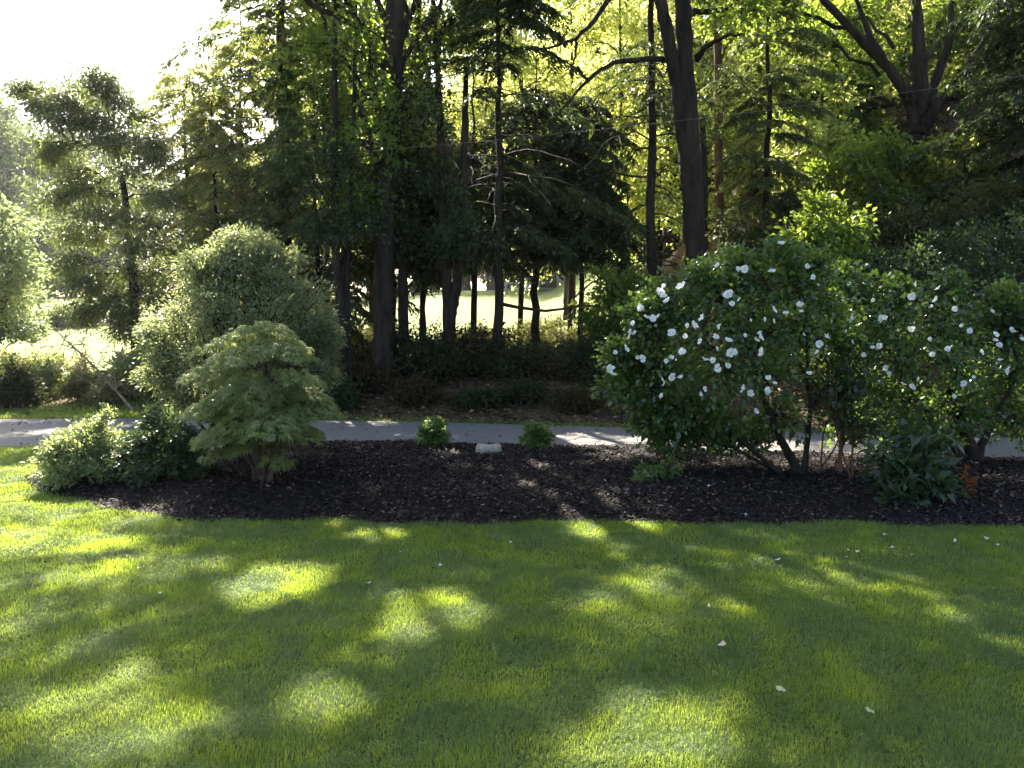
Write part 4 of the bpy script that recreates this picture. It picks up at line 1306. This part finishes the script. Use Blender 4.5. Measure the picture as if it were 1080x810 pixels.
for i, (px, Y, w, h) in enumerate(((548, 20.0, .9, .7), (602, 21.0, 1.0, .85), (640, 19.5, .8, .9), (575, 22.0, .8, .8), (386, 21.0, .9, .75), (350, 19.0, .8, .8), (500, 21.5, .9, .7))):
    b = gnd(px, Y)
    shrub("weed_clump", "brownish weedy clump at the near edge of the meadow behind the dark trunks", b, dome_lobes(rs, w, w * .7, h, 7, w * .26, .1, 9), M['dry'], M['bark_grey'], (.09, .035), 16, 13, .09, 800 + i, limb_r=.008,
          group="weedy clumps at the near edge of the meadow", simple=True, cat="plant")

# undergrowth on the shaded bank
GU = "undergrowth shrubs on the shaded bank"
for i, (px, Y, w, h) in enumerate([(350, 15.0, .5, .5), (388, 14.9, .4, .4), (430, 15.2, .8, .85), (462, 15.0, .6, .75), (495, 15.4, .8, .8), (528, 15.2, .6, .5), (560, 15.4, .7, .5), (592, 15.0, .5, .4), (622, 14.9, .7, .55), (650, 14.2, .6, .7), (370, 16.2, .9, .38), (445, 16.4, .9, .62), (515, 16.2, .9, .55), (580, 16.3, .9, .35), (635, 16.0, .9, .5), (356, 14.1, .3, .35), (440, 14.2, .35, .3), (505, 13.9, .3, .25), (555, 14.0, .35, .3), (610, 13.5, .3, .35), (690, 14.2, .7, 1.2)]):
    b = gnd(px, Y)
    shrub("undergrowth_shrub", "dark leafy undergrowth shrub on the shaded bank below the trunks", b, dome_lobes(rs, w, w * .7, h * rs.uniform(.55, 1.2), 7, w * .32, .08, 10), M['under_brown' if i % 3 == 1 else 'under'], M['bark'], (.07, .036), 20, 9, .11, 140 + i, limb_r=.012, group=GU, simple=True)

# right side shrubs on the slope
def slope_shrub(name, label, Y, px, lst, mt, leaf, sd, nsub=30, nleaf=28, sig=.07, group=None):
    b = gnd(px, Y)
    return shrub(name, label, b, lobes_px(lst, Y, b), M[mt], M['bark'], leaf, nsub, nleaf, sig, sd, limb_r=.025, simple=True, shell=.4, group=group)


slope_shrub("slope_bush", "lighter green leafy bush showing above the tops of the flowering shrubs", 12.8, 868, [(865, 225, 26, 0), (840, 250, 26, 0), (895, 240, 28, 0), (870, 265, 34, -.2), (830, 285, 30, 0), (905, 280, 30, 0)], 'maple', (.10, .06), 161, group=None)
slope_shrub("large_shrub", "wide dark green layered shrub at the right edge behind the flowering shrubs", 12.2, 1040, [(1000, 275, 40, 0), (1050, 260, 42, 0), (960, 285, 34, 0), (1085, 240, 40, .2), (930, 290, 30, 0), (1030, 310, 46, -.4), (1080, 300, 50, -.3), (980, 325, 42, -.3), (1110, 330, 50, -.2), (1060, 350, 46, -.4), (940, 330, 34, -.2), (1120, 270, 44, 0)], 'boxy', (.075, .035), 162, 40, 36)
slope_shrub("dark_shrub", "dark shrub in deep shade on the slope above the wide layered shrub", 14.5, 1000, [(960, 235, 32, 0), (1010, 225, 34, 0), (1050, 205, 32, .2), (920, 245, 28, 0), (985, 255, 30, -.2)], 'under', (.10, .05), 163)
slope_shrub("slope_bush", "shaded green bush at the foot of the many limbed maple", 17.5, 960, [(900, 165, 26, 0), (935, 150, 24, .2), (965, 165, 26, -.3), (1000, 160, 26, 0), (915, 195, 30, -.2), (975, 195, 30, -.3), (1030, 180, 26, 0), (870, 185, 26, .2), (945, 215, 30, -.4), (1010, 205, 28, -.2)], 'maple', (.11, .07), 166, 26, 22)
slope_shrub("slope_bush", "green bush on the slope between the dense dark conifer and the many limbed maple", 19.0, 860, [(850, 150, 26, 0), (880, 135, 24, 0), (830, 175, 26, 0), (865, 180, 28, -.2), (895, 165, 24, .2), (840, 200, 26, 0)], 'maple_backlit', (.12, .08), 167, 22, 18)
slope_shrub("dark_shrub", "dark shrub filling the gap behind the forked trunk's right side", 16.0, 790, [(775, 240, 34, 0), (815, 250, 34, 0), (790, 275, 40, -.2), (840, 215, 28, .2), (760, 290, 30, 0)], 'under', (.10, .05), 164)
slope_shrub("slope_bush", "sunlit leafy bush at the end of the meadow gap left of the flowering shrub", 15.0, 640, [(640, 300, 26, 0), (660, 330, 30, -.2), (630, 340, 24, 0), (690, 345, 30, -.1), (670, 300, 24, .1), (650, 370, 30, -.2)], 'maple', (.09, .055), 165)


# ------------------------------------------------------------------ outbuilding beyond the meadow
def box(mb, x0, x1, y0, y1, z0, z1):
    v = np.array([[x, y, z] for z in (z0, z1) for (x, y) in ((x0, y0), (x1, y0), (x1, y1), (x0, y1))])
    mb.add(v, np.array([[0, 3, 2, 1], [4, 5, 6, 7], [0, 1, 5, 4], [1, 2, 6, 5], [2, 3, 7, 6], [3, 0, 4, 7]]))


M['wall'] = plain("grey_siding", (.24, .25, .25), (.32, .33, .33), 3, .8, .2, .01)
M['roof'] = plain("dark_roofing", (.05, .05, .055), (.09, .09, .095), 6, .9, .3, .01)
M['white'] = plain("white_paint", (.68, .69, .70), (.78, .79, .80), 5, .6, .1, .005)
M['dark'] = plain("dark_opening", (.02, .02, .022), (.04, .04, .042), 4, .7, .1, .005)
bb = gnd(592, 62)
ob = thing("outbuilding", "low grey outbuilding seen under the trees at the far side of the meadow", "shed", bb)
m1 = MB(); box(m1, -2.2, 4.5, 0, 4, -.3, 2.2); m1.build("wall", M['wall'], ob)
m1 = MB()
m1.add(np.array([[-2.6, -.5, 2.1], [4.9, -.5, 2.1], [4.9, 2, 3.5], [-2.6, 2, 3.5], [-2.6, 4.5, 2.1], [4.9, 4.5, 2.1], [-2.6, -.5, 2.22], [4.9, -.5, 2.22], [4.9, 2, 3.62], [-2.6, 2, 3.62], [-2.6, 4.5, 2.22], [4.9, 4.5, 2.22]]),
       np.array([[0, 1, 2, 3], [3, 2, 5, 4], [6, 9, 8, 7], [9, 10, 11, 8], [0, 6, 7, 1], [4, 5, 11, 10], [0, 3, 9, 6], [3, 4, 10, 9], [1, 7, 8, 2], [2, 8, 11, 5]]))
m1.build("roof", M['roof'], ob)
m1 = MB(); box(m1, -1.6, -.4, -.06, .0, -.2, 1.8); m1.build("dark_doorway", M['dark'], ob)  # dark slab laid on the wall in place of a shaded opening
fb = gnd(545, 61)
fo = thing("rail_fence", "short grey post and rail fence left of the grey outbuilding", "fence", fb)
for k in range(5):
    m1 = MB(); box(m1, -1.5 + k * .75 - .06, -1.5 + k * .75 + .06, -.06, .06, -.3, 1.35); m1.build("post", M['wall'], fo)
m1 = MB()
for z in (.35, .75, 1.1): box(m1, -1.5, 1.5, .062, .09, z, z + .12)
m1.build("rail", M['wall'], fo)


# ------------------------------------------------------------------ small things
def stone():
    mb = MB()
    rng = np.random.default_rng(7)
    n = 12
    a = np.arange(n) * 2 * math.pi / n
    rings = []
    for z, s in ((-.05, 1.0), (.05, 1.0), (.085, .93), (.095, .5)):
        r = s * (1 + .10 * np.sin(a * 2 + 1) + .06 * np.sin(a * 5))
        cx_ = np.sign(np.cos(a)) * np.abs(np.cos(a)) ** .55
        sy_ = np.sign(np.sin(a)) * np.abs(np.sin(a)) ** .55
        rings.append(np.stack([.135 * r * cx_, .085 * r * sy_, np.full(n, z) + .008 * np.sin(a * 3)], -1))
    v = np.concatenate(rings + [np.array([[0, 0, .098]])])
    i = np.arange(4 * n).reshape(4, n)
    q = np.stack([i[:-1], np.roll(i[:-1], -1, 1), np.roll(i[1:], -1, 1), i[1:]], -1).reshape(-1, 4)
    t = np.stack([i[3], np.roll(i[3], -1), np.full(n, 4 * n)], -1)
    mb.add(v, q, t)
    b = gnd(515, 9.2) + np.array([0, 0, .12])
    o = mb.build("flat_stone", M['stone'], loc=tuple(b))
    o.rotation_euler = (math.radians(9), math.radians(2), .05)
    tag(o, "flat pale stone lying in the mulch between the two young shrubs", "stone")


stone()


def fallen_leaf(name, px, py, size, mat, label, group, seed, cat):
    rng = np.random.default_rng(seed)
    mb = MB()
    k = 9 if cat == "leaf" else 7
    a = np.arange(k) * 2 * math.pi / k
    r = (1 + (.38 * np.cos(a * 3 + rng.uniform(0, 6)) if cat == "leaf" else .15 * np.cos(a * 2))) * (1 + rng.normal(0, .08, k))
    z = .32 * np.cos(a * 2 + rng.uniform(0, 6)) + rng.normal(0, .08, k)
    v = np.concatenate([[[0, 0, 0]], np.stack([r * np.cos(a), r * np.sin(a) * .75, z], -1)]) * size
    i = np.arange(1, k + 1)
    mb.add(v, np.stack([np.zeros(k, int), i, np.roll(i, -1)], -1))
    b = G(px, py)
    on_bed = b[1] > bed_front(b[0])
    z0 = .045 + float(bed_z(b[0], b[1])) if on_bed else .034
    o = mb.build(name, mat, loc=(b[0], b[1], z0))
    o.rotation_euler = (math.radians(rng.normal(12, 10)), math.radians(rng.normal(0, 12)), rng.uniform(0, 6.28))
    tag(o, label, cat, group)


for i, (px, py, s, lbl) in enumerate(((823, 735, .021, "large pale dry leaf standing up on the shaded lawn, left of another"), (917, 757, .022, "large pale dry leaf on the shaded lawn nearest the lower right corner"),
                                      (761, 686, .024, "long pale curled leaf lying flat in the middle of the right lawn"), (747, 645, .014, "small pale leaf alone on the grass right of the sun flecks"))):
    fallen_leaf("fallen_leaf", px, py, s, M['pale_leaf'], lbl, "pale dry leaves fallen on the lawn", 200 + i, "leaf")
for i, (px, py) in enumerate(((895, 585), (904, 586), (893, 592), (941, 582), (1040, 572), (1051, 579), (933, 568), (820, 595), (1007, 575), (962, 590))):
    fallen_leaf("fallen_petal", px, py, .016, M['petal_fallen'], "white petal fallen on the lawn below the flowering shrubs", "white petals fallen on the right lawn", 220 + i, "petal")
for i, (px, py) in enumerate(((33, 547), (147, 604), (66, 548), (168, 631), (422, 587), (465, 601), (389, 620), (538, 576), (3, 562))):
    fallen_leaf("fallen_petal", px, py, .013, M['petal_fallen'], "tiny pale petal fallen among the sun flecks on the left lawn", "pale petals fallen on the left lawn", 240 + i, "petal")
for i, (px, py) in enumerate(((528, 515), (509, 544), (638, 521), (748, 531), (787, 549), (466, 497), (543, 551))):
    fallen_leaf("fallen_petal", px, py, .016, M['petal_fallen'], "white petal lying on the dark mulch", "white petals fallen on the mulch", 260 + i, "petal")


def fallen_branch():
    rng = np.random.default_rng(95)
    b = gnd(128, 14.0)
    root = thing("fallen_branch", "pale bare dead branch leaning with many twigs on the bank beyond the driveway", "branch", b)
    mb = MB()
    main = np.array([P(142, 432, 14.0), P(122, 412, 14.1), P(105, 392, 14.2), (P(85, 372, 14.3)), P(68, 358, 14.4)])
    main[0] = gnd(142, 14.0)
    tt = np.linspace(0, 1, 12)
    q = np.stack([np.interp(tt, np.linspace(0, 1, 5), main[:, i]) for i in range(3)], -1)
    tubes(mb, q, np.linspace(.022, .009, 12), 6, .05, rng)
    k = 34
    j = rng.integers(4, 12, k)
    d = unit(rng.normal(0, 1, (k, 3)) + np.array([-.9, 0, .5]))
    pa = curve(q[j], q[j] + d * rng.uniform(.25, .8, (k, 1)), 5, .03, rng, .05)
    tubes(mb, pa, np.linspace(.008, .003, 5)[None].repeat(k, 0), 4, cap=False)
    pb = pa[:, 3]
    pc = curve(np.repeat(pb, 3, 0), np.repeat(pb, 3, 0) + unit(rng.normal(0, 1, (3 * k, 3))) * .28, 4, .02, rng, .05)
    tubes(mb, pc, np.linspace(.007, .002, 4)[None].repeat(3 * k, 0), 3, cap=False)
    mb.build("branches", M['twig'], root, smooth=True, origin=b)


fallen_branch()


def wire():
    mb = MB()
    a, b = np.array([-30, 19.0, 6.0]), np.array([32, 9.0, 5.6])
    p1, p2 = P(600, 140, 13.6), P(735, 126, 13.2)
    d = (p2 - p1) / (p2[0] - p1[0])
    x = np.linspace(-16, 22, 60)
    q = p1[None] + d[None] * (x - p1[0])[:, None]
    q[:, 2] += .0035 * (x - 1) ** 2
    tubes(mb, q, np.full(60, .0017), 4)
    o = mb.build("utility_wire", M['stone'], smooth=True)
    tag(o, "thin pale overhead wire crossing in front of the forked trunk", "wire")


wire()


# ------------------------------------------------------------------ air
def haze():
    m = bpy.data.materials.new("haze")
    m.use_nodes = True
    nt = m.node_tree
    nt.nodes.remove(nt.nodes["Principled BSDF"])
    v = nt.nodes.new("ShaderNodeVolumePrincipled")
    v.inputs["Color"].default_value = (.92, .95, 1.0, 1)
    v.inputs["Density"].default_value = .0003
    v.inputs["Anisotropy"].default_value = .55
    nt.links.new(v.outputs[0], nt.nodes["Material Output"].inputs["Volume"])
    mb = MB()
    box(mb, -125, 125, -18, 155, -2, 45)
    o = mb.build("haze", m)
    tag(o, kind='stuff')


haze()
